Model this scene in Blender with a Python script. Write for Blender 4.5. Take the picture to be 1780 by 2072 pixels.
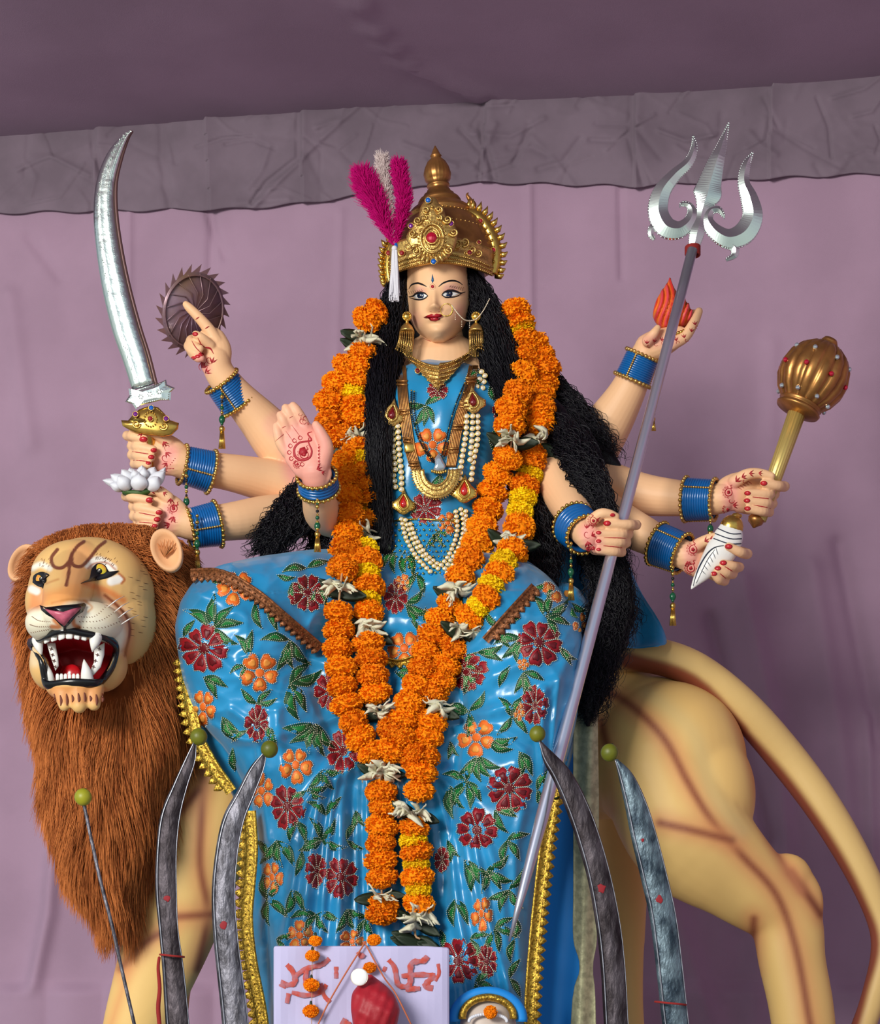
import bpy, bmesh, math, random
import numpy as np
from mathutils import Vector, Matrix
from mathutils.bvhtree import BVHTree

random.seed(7); rng = np.random.default_rng(7)
for o in list(bpy.data.objects): bpy.data.objects.remove(o, do_unlink=True)
C = bpy.context.scene.collection
scn = bpy.context.scene

# ------------------------------------------------------------ camera, world, light, exposure
F = 4200.; CX = 890.; HY = 2000.; CZ = 1.6; CY = -6.
cam = bpy.data.objects.new('camera', bpy.data.cameras.new('camera')); C.objects.link(cam)
cam.location = (0, CY, CZ); cam.rotation_euler = (math.pi/2, 0, 0)
cam.data.sensor_fit = 'HORIZONTAL'; cam.data.sensor_width = 36; cam.data.lens = F/1780*36
cam.data.shift_y = (HY-1036)/1780; cam.data.clip_end = 200
scn.camera = cam
w = bpy.data.worlds.new('sky'); scn.world = w; w.use_nodes = True
nt = w.node_tree; nt.nodes.clear()
out = nt.nodes.new('ShaderNodeOutputWorld'); bg = nt.nodes.new('ShaderNodeBackground')
tc = nt.nodes.new('ShaderNodeTexCoord'); sp = nt.nodes.new('ShaderNodeSeparateXYZ'); cr_ = nt.nodes.new('ShaderNodeValToRGB')
nt.links.new(tc.outputs['Generated'], sp.inputs[0]); nt.links.new(sp.outputs['Z'], cr_.inputs[0])
nt.links.new(cr_.outputs[0], bg.inputs[0]); nt.links.new(bg.outputs[0], out.inputs[0])
cr_.color_ramp.elements[0].position = 0.0; cr_.color_ramp.elements[0].color = (.85, .92, .88, 1)
cr_.color_ramp.elements[1].position = .6; cr_.color_ramp.elements[1].color = (.55, .7, .95, 1)
bg.inputs[1].default_value = 0.60
def area(name, loc, target, size, energy, col):
    l = bpy.data.lights.new(name, 'AREA'); l.shape = 'RECTANGLE'; l.size = size[0]; l.size_y = size[1]
    l.energy = energy; l.color = col
    o = bpy.data.objects.new(name, l); C.objects.link(o); o.location = loc
    o.rotation_euler = (Vector(target)-Vector(loc)).to_track_quat('-Z', 'Y').to_euler()
area('daylight_open_front', (-4.5, -8.5, 4.4), (0.0, 0, 2.4), (3.0, 2.2), 800, (1.0, .97, .90))
scn.view_settings.view_transform = 'Standard'; scn.view_settings.look = 'None'
scn.view_settings.exposure = 0.0; scn.view_settings.gamma = 1; scn.view_settings.use_curve_mapping = False

# ------------------------------------------------------------ helpers
def P(px, py, y=0.):
    d = y-CY
    return Vector(((px-CX)*d/F, y, CZ+(HY-py)*d/F))
def S(y=0.): return (y-CY)/F
def topx(v):
    d = v[:, 1]-CY
    return CX+v[:, 0]*F/d, HY-(v[:, 2]-CZ)*F/d
def lin(c):
    f = lambda u: u/12.92 if u <= .04045 else ((u+.055)/1.055)**2.4
    return tuple(f(x/255.) for x in c[:3])
def cr(pts, sub=6):
    a = np.array(pts, float)
    if len(a) < 3: 
        t = np.linspace(0, 1, sub+1)[:, None]; return a[0]*(1-t)+a[-1]*t
    p = np.vstack([2*a[0]-a[1], a, 2*a[-1]-a[-2]]); o = []
    for i in range(1, len(p)-2):
        for k in range(sub):
            t = k/sub
            o.append(.5*((2*p[i])+(-p[i-1]+p[i+1])*t+(2*p[i-1]-5*p[i]+4*p[i+1]-p[i+2])*t*t+(-p[i-1]+3*p[i]-3*p[i+1]+p[i+2])*t**3))
    o.append(a[-1]); return np.array(o)
def seg_dist(px, py, line):
    line = np.array(line, float); best = np.full(px.shape, 1e9)
    for (x0, y0), (x1, y1) in zip(line[:-1, :2], line[1:, :2]):
        dx, dy = x1-x0, y1-y0; L = dx*dx+dy*dy+1e-9
        t = np.clip(((px-x0)*dx+(py-y0)*dy)/L, 0, 1)
        best = np.minimum(best, np.hypot(px-x0-t*dx, py-y0-t*dy))
    return best
def in_poly(px, py, poly):
    r = np.zeros(px.shape, bool); n = len(poly)
    for i in range(n):
        x0, y0 = poly[i][:2]; x1, y1 = poly[(i+1) % n][:2]
        if y0 == y1: continue
        c = ((y0 > py) != (y1 > py)) & (px < (x1-x0)*(py-y0)/(y1-y0)+x0); r ^= c
    return r

MATS = {}
def mat(name, rgb=(200, 200, 200), rough=.5, metal=0., attr=None, noise=0., nscale=30, bump=0., bscale=60, sheen=0., spec=.5,
        coat=0., rand=0., rgb2=None, stretch=None, aniso=0., sss=0., wear=None, trans=0.):
    if name in MATS: return MATS[name]
    m = bpy.data.materials.new(name); m.use_nodes = True; n = m.node_tree; b = n.nodes['Principled BSDF']
    b.inputs['Roughness'].default_value = rough; b.inputs['Metallic'].default_value = metal
    b.inputs['Specular IOR Level'].default_value = spec; b.inputs['Sheen Weight'].default_value = sheen
    b.inputs['Coat Weight'].default_value = coat; b.inputs['Anisotropic'].default_value = aniso
    if sss: b.inputs['Subsurface Weight'].default_value = sss; b.inputs['Subsurface Radius'].default_value = (.01, .005, .003)
    c = lin(rgb)+(1,)
    src = None
    tcn = n.nodes.new('ShaderNodeTexCoord'); vec = tcn.outputs['Object']
    if stretch:
        mp = n.nodes.new('ShaderNodeMapping'); mp.inputs['Scale'].default_value = stretch
        n.links.new(vec, mp.inputs[0]); vec = mp.outputs[0]
    if attr:
        a = n.nodes.new('ShaderNodeAttribute'); a.attribute_name = attr; src = a.outputs['Color']
    if noise or rgb2:
        tx = n.nodes.new('ShaderNodeTexNoise'); tx.inputs['Scale'].default_value = nscale; tx.inputs['Detail'].default_value = 5
        n.links.new(vec, tx.inputs['Vector'])
        rp = n.nodes.new('ShaderNodeValToRGB'); rp.color_ramp.elements[0].position = .38; rp.color_ramp.elements[1].position = .62
        n.links.new(tx.outputs[0], rp.inputs[0])
        mx = n.nodes.new('ShaderNodeMix'); mx.data_type = 'RGBA'
        if rgb2:
            mx.inputs[6].default_value = c; mx.inputs[7].default_value = lin(rgb2)+(1,)
            n.links.new(rp.outputs[0], mx.inputs[0])
            if src: n.links.new(src, mx.inputs[6])
        else:
            mx.blend_type = 'MULTIPLY'; mx.inputs[0].default_value = noise; mx.inputs[6].default_value = c
            if src: n.links.new(src, mx.inputs[6])
            n.links.new(rp.outputs[0], mx.inputs[7])
        src = mx.outputs[2]
    if rand:
        oi = n.nodes.new('ShaderNodeObjectInfo'); hs = n.nodes.new('ShaderNodeHueSaturation')
        mr = n.nodes.new('ShaderNodeMapRange'); mr.inputs[3].default_value = 1-rand; mr.inputs[4].default_value = 1+rand*.4
        n.links.new(oi.outputs['Random'], mr.inputs[0]); n.links.new(mr.outputs[0], hs.inputs['Value'])
        mr2 = n.nodes.new('ShaderNodeMapRange'); mr2.inputs[3].default_value = .5-rand*.04; mr2.inputs[4].default_value = .5+rand*.04
        n.links.new(oi.outputs['Random'], mr2.inputs[0]); n.links.new(mr2.outputs[0], hs.inputs['Hue'])
        if src: n.links.new(src, hs.inputs['Color'])
        else: hs.inputs['Color'].default_value = c
        src = hs.outputs[0]
    if src: n.links.new(src, b.inputs['Base Color'])
    else: b.inputs['Base Color'].default_value = c
    if bump:
        tb = n.nodes.new('ShaderNodeTexNoise'); tb.inputs['Scale'].default_value = bscale; tb.inputs['Detail'].default_value = 4
        bp = n.nodes.new('ShaderNodeBump'); bp.inputs['Strength'].default_value = bump; bp.inputs['Distance'].default_value = .004
        n.links.new(vec, tb.inputs['Vector']); n.links.new(tb.outputs[0], bp.inputs['Height']); n.links.new(bp.outputs[0], b.inputs['Normal'])
    MATS[name] = m; return m
M_skin = mat('painted_skin', attr='Col', rough=.5, spec=.35, bump=.04, bscale=250)
M_gold = mat('gold', (226, 184, 106), .32, .85, noise=.25, nscale=60, bump=.5, bscale=130)
M_brass = mat('bright_gold', (232, 190, 96), .25, .95, noise=.2, nscale=90)
M_copper = mat('copper_gold', (188, 132, 74), .36, .8, noise=.3, nscale=25, bump=.15, bscale=40)
M_silver = mat('silver_foil', (236, 248, 242), .22, 1., bump=.5, bscale=28)
M_trid = mat('trident_foil', (232, 246, 240), .24, 1., bump=.12, bscale=14)
M_steel = mat('polished_steel', (214, 214, 228), .28, .9)
M_old = mat('forged_iron', (72, 70, 76), .5, .7, rgb2=(134, 132, 142), nscale=45, bump=1., bscale=95, stretch=(1, 1, .45))
M_oldb = mat('browned_iron', (46, 38, 42), .52, .6, rgb2=(90, 82, 88), nscale=34, bump=1., bscale=95, stretch=(1, 1, .4))
M_oldc = mat('blue_iron', (52, 66, 78), .48, .7, rgb2=(118, 136, 146), nscale=32, bump=1., bscale=85, stretch=(1, 1, .5))
M_edge = mat('ground_edge', (165, 168, 178), .35, .85, noise=.3, nscale=60)
M_orange = mat('marigold_orange', (255, 150, 10), .8, rand=.12, spec=.2, sss=0)
M_yellow = mat('marigold_yellow', (255, 214, 16), .75, rand=.15, spec=.2)
M_cream = mat('withered_white', (240, 234, 204), .7, noise=.3, nscale=60)
M_dleaf = mat('dark_leaf', (36, 52, 28), .6, noise=.4, nscale=40)
M_thread = mat('thread', (190, 150, 110), .8)
M_red = mat('henna_red', (176, 26, 42), .55)
M_nail = mat('nail_red', (196, 34, 46), .3)
M_lip = mat('lip_red', (168, 18, 36), .3)
M_black = mat('black_paint', (14, 14, 20), .4)
M_hair = mat('black_hair', (13, 11, 20), .42, spec=.3)
M_white = mat('white_paint', (238, 236, 232), .35)
M_blue = mat('sari_satin', (28, 148, 206), .29, noise=.25, nscale=7, bump=.3, bscale=20, sheen=.2, spec=.7, aniso=.4)
M_bang = mat('blue_bangle', (10, 96, 166), .22, spec=.7)
M_bluecl = mat('blue_cloth', (10, 138, 224), .6, bump=.2, bscale=15)
M_green = mat('leaf_applique', (4, 74, 36), .55)
M_green2 = mat('leaf_applique_centre', (16, 118, 48), .55)
M_redf = mat('red_applique', (150, 12, 28), .5)
M_redd = mat('dark_red_applique', (104, 8, 22), .5)
M_orf = mat('orange_applique', (238, 112, 34), .5)
M_orc = mat('pale_orange_applique', (242, 158, 66), .5)
M_bead = mat('gold_bead', (240, 236, 206), .3, .45)
M_lace = mat('gold_lace', (214, 172, 66), .35, .8, noise=.6, nscale=140, bump=.6, bscale=160)
M_clace = mat('copper_lace', (158, 98, 58), .5, .55, noise=.6, nscale=140, bump=.6, bscale=160)
M_broc = mat('cream_brocade', (196, 192, 150), .5, .25, noise=.35, nscale=55, bump=.4, bscale=90)
M_ruby = mat('ruby', (190, 8, 50), .08, .2, spec=1.)
M_garnet = mat('garnet', (120, 8, 18), .08, .2, spec=1.)
M_sapph = mat('sapphire', (10, 100, 200), .08, .2, spec=1.)
M_purp = mat('amethyst', (120, 30, 140), .08, .2, spec=1.)
M_clear = mat('clear_stone', (200, 210, 220), .06, .7, spec=1.)
M_pearl = mat('stone_bead', (255, 240, 212), .14, .35)

class MB:
    def __init__(s): s.v = []; s.f = []; s.m = []; s.n = 0
    def add(s, v, f, m=0):
        v = np.asarray(v, float).reshape(-1, 3); s.v.append(v)
        s.f += [tuple(i+s.n for i in q) for q in f]; s.m += [m]*len(f); s.n += len(v)
    def grid(s, V, m=0, closed_u=False, caps=False):   # V [rows][cols]
        V = np.asarray(V, float); R, K = V.shape[:2]; f = []
        kk = K if closed_u else K-1
        for i in range(R-1):
            for j in range(kk):
                a = i*K+j; b = i*K+(j+1) % K; f.append((a, b, b+K, a+K))
        if caps: f.append(tuple(range(K))[::-1]); f.append(tuple((R-1)*K+j for j in range(K)))
        s.add(V.reshape(-1, 3), f, m)
    def sweep(s, pts, rn, rb=None, n=12, m=0, prof=None, power=None):
        pts = np.asarray(pts, float); K = len(pts)
        rn = np.broadcast_to(np.asarray(rn, float), (K,)); rb = rn if rb is None else np.broadcast_to(np.asarray(rb, float), (K,))
        T = np.gradient(pts, axis=0); T /= np.linalg.norm(T, axis=1)[:, None]+1e-12
        avg = np.abs(T[:, 1]).max()
        if avg < .93:
            B = np.array([0, 1., 0])-T*T[:, 1:2]
        else:
            B = np.zeros_like(T); a = np.array([1., 0, 0]) if abs(T[0, 0]) < .8 else np.array([0, 0, 1.]); b = np.cross(T[0], a)
            for i in range(K): b = b-T[i]*b.dot(T[i]); b /= np.linalg.norm(b)+1e-12; B[i] = b
        B /= np.linalg.norm(B, axis=1)[:, None]+1e-12
        N = np.cross(T, B)
        if prof is None: prof = [(math.cos(2*math.pi*k/n), math.sin(2*math.pi*k/n)) for k in range(n)]
        pr = np.array(prof)
        V = pts[:, None, :]+N[:, None, :]*(rn[:, None]*pr[None, :, 0])[..., None]+B[:, None, :]*(rb[:, None]*pr[None, :, 1])[..., None]
        s.grid(V, m, True, True)
    def limb(s, pts, sub=5, n=20, m=0, rb=1., round=True):   # pts px,py,y,r(px)
        a = cr(pts, sub); w = np.array([P(x, y, d) for x, y, d, r in a]); r = np.array([max(.3, q[3])*S(q[2]) for q in a])
        s.sweep(w, r, r*rb, n, m)
        if round:
            s.ball(w[0], (r[0], r[0]*rb, r[0]), m=m, seg=n, rings=8); s.ball(w[-1], (r[-1], r[-1]*rb, r[-1]), m=m, seg=n, rings=8)
    def ball(s, c, r, seg=16, rings=10, m=0, R=None):
        if np.isscalar(r): r = (r, r, r)
        th = np.linspace(0, math.pi, rings+1); ph = np.linspace(0, 2*math.pi, seg, endpoint=False)
        V = np.stack([np.sin(th)[:, None]*np.cos(ph)[None], np.sin(th)[:, None]*np.sin(ph)[None], np.cos(th)[:, None]*np.ones(seg)[None]], -1)*np.array(r)
        if R is not None: V = V@np.array(R).T
        f = []; body = V[1:-1].reshape(-1, 3); top = V[0, 0]; bot = V[-1, 0]
        VV = np.vstack([body, top, bot])+np.array(c); nb = len(body)
        for i in range(rings-2):
            for j in range(seg):
                a = i*seg+j; b = i*seg+(j+1) % seg; f.append((a, a+seg, b+seg, b))
        for j in range(seg):
            f.append((nb, j, (j+1) % seg)); k = (rings-2)*seg; f.append((nb+1, k+(j+1) % seg, k+j))
        s.add(VV, f, m)
    def pball(s, px, py, y, rx, ry=None, rd=None, **k):
        ry = rx if ry is None else ry; rd = rx if rd is None else rd
        if rx > 20: k.setdefault('seg', 40); k.setdefault('rings', 24)
        s.ball(P(px, py, y), (rx*S(y), rd*S(y), ry*S(y)), **k)
    def lathe(s, p0, p1, prof, n=32, m=0, rib=None):   # prof (t along p0->p1, radius)
        p0 = np.array(p0); p1 = np.array(p1); A = p1-p0; L = np.linalg.norm(A); A = A/L
        b = np.array([0, 1., 0]) if abs(A[1]) < .9 else np.array([1., 0, 0]); b = b-A*b.dot(A); b /= np.linalg.norm(b); c = np.cross(A, b)
        V = []
        for t, r in prof:
            row = []
            for k in range(n):
                a = 2*math.pi*k/n; rr = r*(rib(a, t) if rib else 1)
                row.append(p0+A*(t*L)+(b*math.cos(a)+c*math.sin(a))*rr)
            V.append(row)
        s.grid(V, m, True, True)
    def torus(s, c, ax, R, r, n=32, k=8, m=0, a0=0., a1=2*math.pi):
        ax = Vector(ax).normalized(); b = ax.orthogonal().normalized(); d = ax.cross(b)
        full = a1-a0 > 6.28; N = n if full else n+1
        V = []
        for i in range(N):
            a = a0+(a1-a0)*i/n; rad = b*math.cos(a)+d*math.sin(a)
            V.append([np.array(Vector(c)+rad*(R+r*math.cos(2*math.pi*j/k))+ax*(r*math.sin(2*math.pi*j/k))) for j in range(k)])
        if full: V.append(V[0])
        s.grid(V, m, True, not full)
    def octa(s, c, r, m=0):
        c = np.array(c); r_ = r
        v = [c+np.array(d)*r_ for d in ((1, 0, 0), (-1, 0, 0), (0, 1, 0), (0, -1, 0), (0, 0, 1), (0, 0, -1))]
        s.add(v, [(0, 2, 4), (2, 1, 4), (1, 3, 4), (3, 0, 4), (2, 0, 5), (1, 2, 5), (3, 1, 5), (0, 3, 5)], m)
    def plate(s, poly, y, th, m=0, dome=0.):   # poly in px, extruded to depth th towards the back, centre raised by dome
        n = len(poly); cx = sum(p[0] for p in poly)/n; cy = sum(p[1] for p in poly)/n
        V = []
        for k, (sc, dy) in enumerate(((1, th), (1, 0), (.9, -dome*.5), (.55, -dome*.9), (.08, -dome))):
            V.append([P(cx+(x-cx)*sc, cy+(q-cy)*sc, y+dy) for x, q in poly])
        s.grid(V, m, True, True)
    def mesh(s, name='m', mats=None, smooth=True):
        me = bpy.data.meshes.new(name); V = np.vstack(s.v) if s.v else np.zeros((0, 3))
        me.from_pydata(V.tolist(), [], s.f); me.update()
        if mats:
            for q in mats: me.materials.append(q)
            if len(mats) > 1: me.polygons.foreach_set('material_index', s.m)
        if smooth: me.polygons.foreach_set('use_smooth', [True]*len(me.polygons))
        return me
def link(o, parent=None):
    C.objects.link(o)
    if parent is not None:
        o.parent = parent
        if parent.type == 'EMPTY': o.matrix_parent_inverse = Matrix.Translation(parent.location).inverted()
    return o
def obj(name, mb, mats, parent=None, smooth=True, recalc=True):
    if not isinstance(mats, (list, tuple)): mats = [mats]
    me = mb.mesh(name, mats, smooth) if isinstance(mb, MB) else mb
    if recalc and isinstance(mb, MB):
        b = bmesh.new(); b.from_mesh(me); bmesh.ops.recalc_face_normals(b, faces=b.faces); b.to_mesh(me); b.free()
    return link(bpy.data.objects.new(name, me), parent)
def thing(name, label, cat, loc, group=None):
    o = bpy.data.objects.new(name, None); C.objects.link(o); o.location = loc; o.empty_display_size = .05
    return tag(o, label, cat, group)
def tag(o, label, cat, group=None):
    o['label'] = label; o['category'] = cat
    if group: o['group'] = group
    return o
def struct(o): o['kind'] = 'structure'; return o
def fuse(mb, vox, it=3, fac=.5):
    me = mb.mesh('tmp'); b = bmesh.new(); b.from_mesh(me); bmesh.ops.recalc_face_normals(b, faces=b.faces); b.to_mesh(me); b.free()
    o = bpy.data.objects.new('tmp', me); C.objects.link(o)
    r = o.modifiers.new('r', 'REMESH'); r.mode = 'VOXEL'; r.voxel_size = vox; r.use_smooth_shade = True
    q = o.modifiers.new('s', 'SMOOTH'); q.iterations = it; q.factor = fac
    dg = bpy.context.evaluated_depsgraph_get(); me2 = bpy.data.meshes.new_from_object(o.evaluated_get(dg))
    bpy.data.objects.remove(o, do_unlink=True); bpy.data.meshes.remove(me); return me2
def getv(me):
    a = np.empty(len(me.vertices)*3); me.vertices.foreach_get('co', a); return a.reshape(-1, 3)
def getn(me):
    a = np.empty(len(me.vertices)*3); me.vertex_normals.foreach_get('vector', a); return a.reshape(-1, 3)
def setv(me, v): me.vertices.foreach_set('co', v.ravel()); me.update()
def faces(me):
    st = np.empty(len(me.polygons), int); me.polygons.foreach_get('loop_start', st)
    tot = np.empty(len(me.polygons), int); me.polygons.foreach_get('loop_total', tot)
    li = np.empty(len(me.loops), int); me.loops.foreach_get('vertex_index', li); li = li.tolist()
    return [li[a:a+b] for a, b in zip(st.tolist(), tot.tolist())]
def paint(me, col):
    a = me.color_attributes.new('Col', 'FLOAT_COLOR', 'POINT'); c = np.ones((len(me.vertices), 4)); c[:, :3] = col
    a.data.foreach_set('color', c.ravel())
def brush(col, px, py, line, w, soft, rgb, k=1., mask=None):
    d = seg_dist(px, py, line); a = k*np.clip((w+soft-d)/max(soft, .01), 0, 1); a = a*a*(3-2*a) if soft > 1 else a
    if mask is not None: a = a*mask
    col += (np.array(lin(rgb))-col)*a[:, None]
class Surf:
    def __init__(s, meshes):
        V = []; Fc = []; n = 0
        for me in meshes:
            v = getv(me); V.append(v); Fc += [[i+n for i in q] for q in faces(me)]; n += len(v)
        s.t = BVHTree.FromPolygons(np.vstack(V).tolist(), Fc)
    def hit(s, px, py):
        o = Vector((0, CY, CZ)); l, n, i, d = s.t.ray_cast(o, (P(px, py, 0)-o).normalized())
        if l is None: return None, None
        if n.y > 0: n = -n
        return l, n
    def y(s, px, py, default=0.):
        l, n = s.hit(px, py); return default if l is None else l.y
def pt_on(surf, px, py, off, y0):
    l, n = surf.hit(px, py)
    if l is None or abs(l.y-y0) > .12: return P(px, py, y0)-Vector((0, off, 0)), Vector((0, -1, 0))
    return l+n*off, n
def dpoly(mb, surf, poly, off=.0015, m=0, rings=2, y0=None):
    cx = sum(p[0] for p in poly)/len(poly); cy = sum(p[1] for p in poly)/len(poly)
    l, n = surf.hit(cx, cy)
    if l is None: return False
    y0 = l.y; V = [l+n*off*1.6]; N = len(poly); f = []
    if getattr(surf, 'strict', False):
        miss = sum(1 for x, y in poly if abs(surf.y(x, y, 99)-y0) > .12)
        if miss > N*.2: return False
    for r in range(1, rings+1):
        k = r/rings
        for x, y in poly: V.append(pt_on(surf, cx+(x-cx)*k, cy+(y-cy)*k, off*(1.6-.6*k), y0)[0])
    for x, y in poly: V.append(pt_on(surf, x, y, -off*1.2, y0)[0])
    for j in range(N): f.append((0, 1+j, 1+(j+1) % N))
    for r in range(rings):
        for j in range(N): a = 1+r*N+j; b = 1+r*N+(j+1) % N; f.append((a, a+N, b+N, b))
    mb.add([tuple(v) for v in V], f, m); return True
def dline(mb, surf, pts, w, off=.001, m=0, sub=4, taper=True, y0=None):
    a = cr(pts, sub) if len(pts) > 2 else cr(pts, 4)
    l, n = surf.hit(*a[len(a)//2][:2])
    if l is None:
        if y0 is None: return
    elif y0 is None: y0 = l.y
    Q = [pt_on(surf, x[0], x[1], off, y0) for x in a]; V = []; K = len(Q)
    for i, (p, nn) in enumerate(Q):
        t = Q[min(i+1, K-1)][0]-Q[max(i-1, 0)][0]; sd = nn.cross(t)
        if sd.length < 1e-9: sd = Vector((1, 0, 0))
        sd.normalize(); ww = w*S(y0)*.5*(1 if not taper else max(.15, math.sin(math.pi*(.08+.84*i/(K-1)))))
        V.append([p-sd*ww-nn*off*1.3, p-sd*ww*.8, p+nn*off*.5, p+sd*ww*.8, p+sd*ww-nn*off*1.3])
    mb.grid(V, m)
def beads(mb, surf, pts, step, r, off=.001, m=0, closed=False, sub=4):
    p = list(pts)+([pts[0]] if closed else [])
    a = cr(p, sub)[:, :2]; d = np.r_[0, np.cumsum(np.hypot(*np.diff(a, axis=0).T))]
    n = max(2, int(d[-1]/step)); t = np.linspace(0, d[-1], n+1)[:-1 if closed else None]
    X = np.interp(t, d, a[:, 0]); Y = np.interp(t, d, a[:, 1]); y0 = surf.y(X[n//2], Y[n//2], None)
    if y0 is None: return
    for x, y in zip(X, Y):
        if getattr(surf, 'strict', False) and abs(surf.y(x, y, 99)-y0) > .12: continue
        q, nn = pt_on(surf, x, y, off, y0); mb.octa(q, r*S(y0), m)
def strands(cu, r, mb, m=0, sides=3):   # cu (N,K,3)
    N, K = cu.shape[:2]; T = np.gradient(cu, axis=1); T /= np.linalg.norm(T, axis=2)[..., None]+1e-12
    A = np.cross(T, np.array([.3, 1., .2])); A /= np.linalg.norm(A, axis=2)[..., None]+1e-12; B = np.cross(T, A)
    r = np.broadcast_to(r, (K,)); V = []
    for k in range(sides):
        a = 2*math.pi*k/sides; V.append(cu+(A*math.cos(a)+B*math.sin(a))*r[None, :, None])
    V = np.stack(V, 2).reshape(-1, 3)
    i = np.arange(N)[:, None, None]*K*sides; k = np.arange(K-1)[None, :, None]*sides; j = np.arange(sides)[None, None, :]; j2 = (j+1) % sides
    q = np.stack([i+k+j, i+k+j2, i+k+sides+j2, i+k+sides+j], -1).reshape(-1, 4)
    mb.add(V, q.tolist(), m)
def rowloft(mb, rows, n=64, sub=4, m=0, power=2.3, fwd=1.):   # rows py,xl,xr,yc,half depth (m)
    a = cr(rows, sub); V = []
    for py, xl, xr, yc, hd in a:
        c = (xl+xr)/2; h = max(.5, (xr-xl)/2); row = []
        for k in range(n):
            t = 2*math.pi*k/n; ct, st = math.cos(t), math.sin(t)
            X = math.copysign(abs(ct)**(2/power), ct); Y = math.copysign(abs(st)**(2/power), st)
            y = yc-hd*Y; row.append(P(c+h*X, py, yc)+Vector((0, y-yc, 0)))
        V.append(row)
    mb.grid(V, m, True, True)

# ------------------------------------------------------------ setting: cloth back wall, added side wall, ceiling, valance, floor, stage
def wall_y(x): return 1.78-.17*x
M_wall = mat('mauve_cloth', (180, 149, 173), .9, sheen=.2, spec=.1, noise=.10, nscale=3, bump=.12, bscale=400)
M_val = mat('grey_mauve_cloth', (136, 120, 134), .85, sheen=.15, spec=.15, noise=.2, nscale=5, bump=.3, bscale=18)
M_ceil = mat('ceiling_cloth', (170, 148, 168), .9, spec=.1, noise=.12, nscale=2, bump=.15, bscale=300)
def cloth_grid(x0, x1, z0, z1, nx, nz, fy, name, m):
    X, Z = np.meshgrid(np.linspace(x0, x1, nx), np.linspace(z0, z1, nz)); Y = fy(X, Z)
    mb = MB(); mb.grid(np.stack([X, Y, Z], -1)); return struct(obj(name, mb, m, recalc=False))
def wpx(X, Z): d = wall_y(X)-CY; return CX+X*F/d, HY-(Z-CZ)*F/d
def fwall(X, Z):
    Y = wall_y(X); px, py = wpx(X, Z)
    Y = Y+.006*np.sin(px*.045+.8*np.sin(py*.003))*np.clip((py-300)/900, .3, 1)
    for ln, w_, a in (([(262, 420), (262, 1000), (230, 2100)], 6, -.012), ([(430, 420), (425, 560), (440, 700)], 9, .015), ([(415, 420), (455, 520)], 7, .012),
                      ([(1070, 380), (1075, 800)], 7, -.014), ([(690, 430), (680, 760)], 8, -.008), ([(1255, 380), (1258, 560)], 6, .014),
                      ([(1440, 1250), (1480, 1400), (1560, 1700)], 16, .04), ([(1500, 1180), (1570, 1500), (1590, 1750)], 22, -.04), ([(1700, 1100), (1780, 1500)], 18, .03),
                      ([(1640, 1150), (1700, 1500), (1720, 1700)], 22, -.025), ([(110, 1730), (100, 1850), (70, 1990)], 16, -.045), ([(20, 600), (60, 900)], 20, -.02), ([(1560, 700), (1555, 1100)], 20, -.012), ([(60, 480), (120, 560)], 12, .012),
                      ([(1345, 1800), (1440, 2072)], 26, -.04), ([(1500, 1900), (1480, 2100)], 30, .03), ([(1755, 1450), (1765, 1800)], 10, -.02)):
        Y = Y+a*np.exp(-(seg_dist(px, py, ln)/w_)**2)
    # gathered skirt cloth below the seam on the left
    low = np.clip((py-1985)/25, 0, 1); Y = Y-low*(.02+.03*np.abs(np.sin(px*.028+.4)))
    return Y
cloth_grid(-4.2, 3.0, -.0, 5.0, 660, 420, fwall, 'wall_back', M_wall)
mb = MB(); V = []
for y in np.linspace(-2.6, 1.45, 120): V.append([(2.95+.03*math.sin(y*9)+.01*math.sin(y*23+z), y, z) for z in np.linspace(0, 5, 20)])
mb.grid(V); struct(obj('wall_right_added', mb, M_wall, recalc=False))  # unseen wall, added to block sky light so the right side falls off
ZC = 4.92
def fceil():
    mb = MB(); V = []
    for y in np.linspace(-3.0, 2.3, 160):
        row = []
        for x in np.linspace(-4.2, 3.4, 150):
            d = y-CY; px = CX+x*F/d; py = HY-(ZC-CZ)*F/d
            sd = seg_dist(np.array([px]), np.array([py]), [(700, -40), (760, 60), (830, 130), (970, 190)])[0]
            z = ZC+.012*math.sin(x*2.1+y)+.03*max(0, 1.8-y)*.3-.022*math.exp(-(sd/9)**2)-.03*math.exp(-((x-.4*y)/1.2)**2)
            row.append((x, y, z))
        V.append(row)
    mb.grid(V); return struct(obj('ceiling', mb, M_ceil, recalc=False))
fceil()
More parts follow.
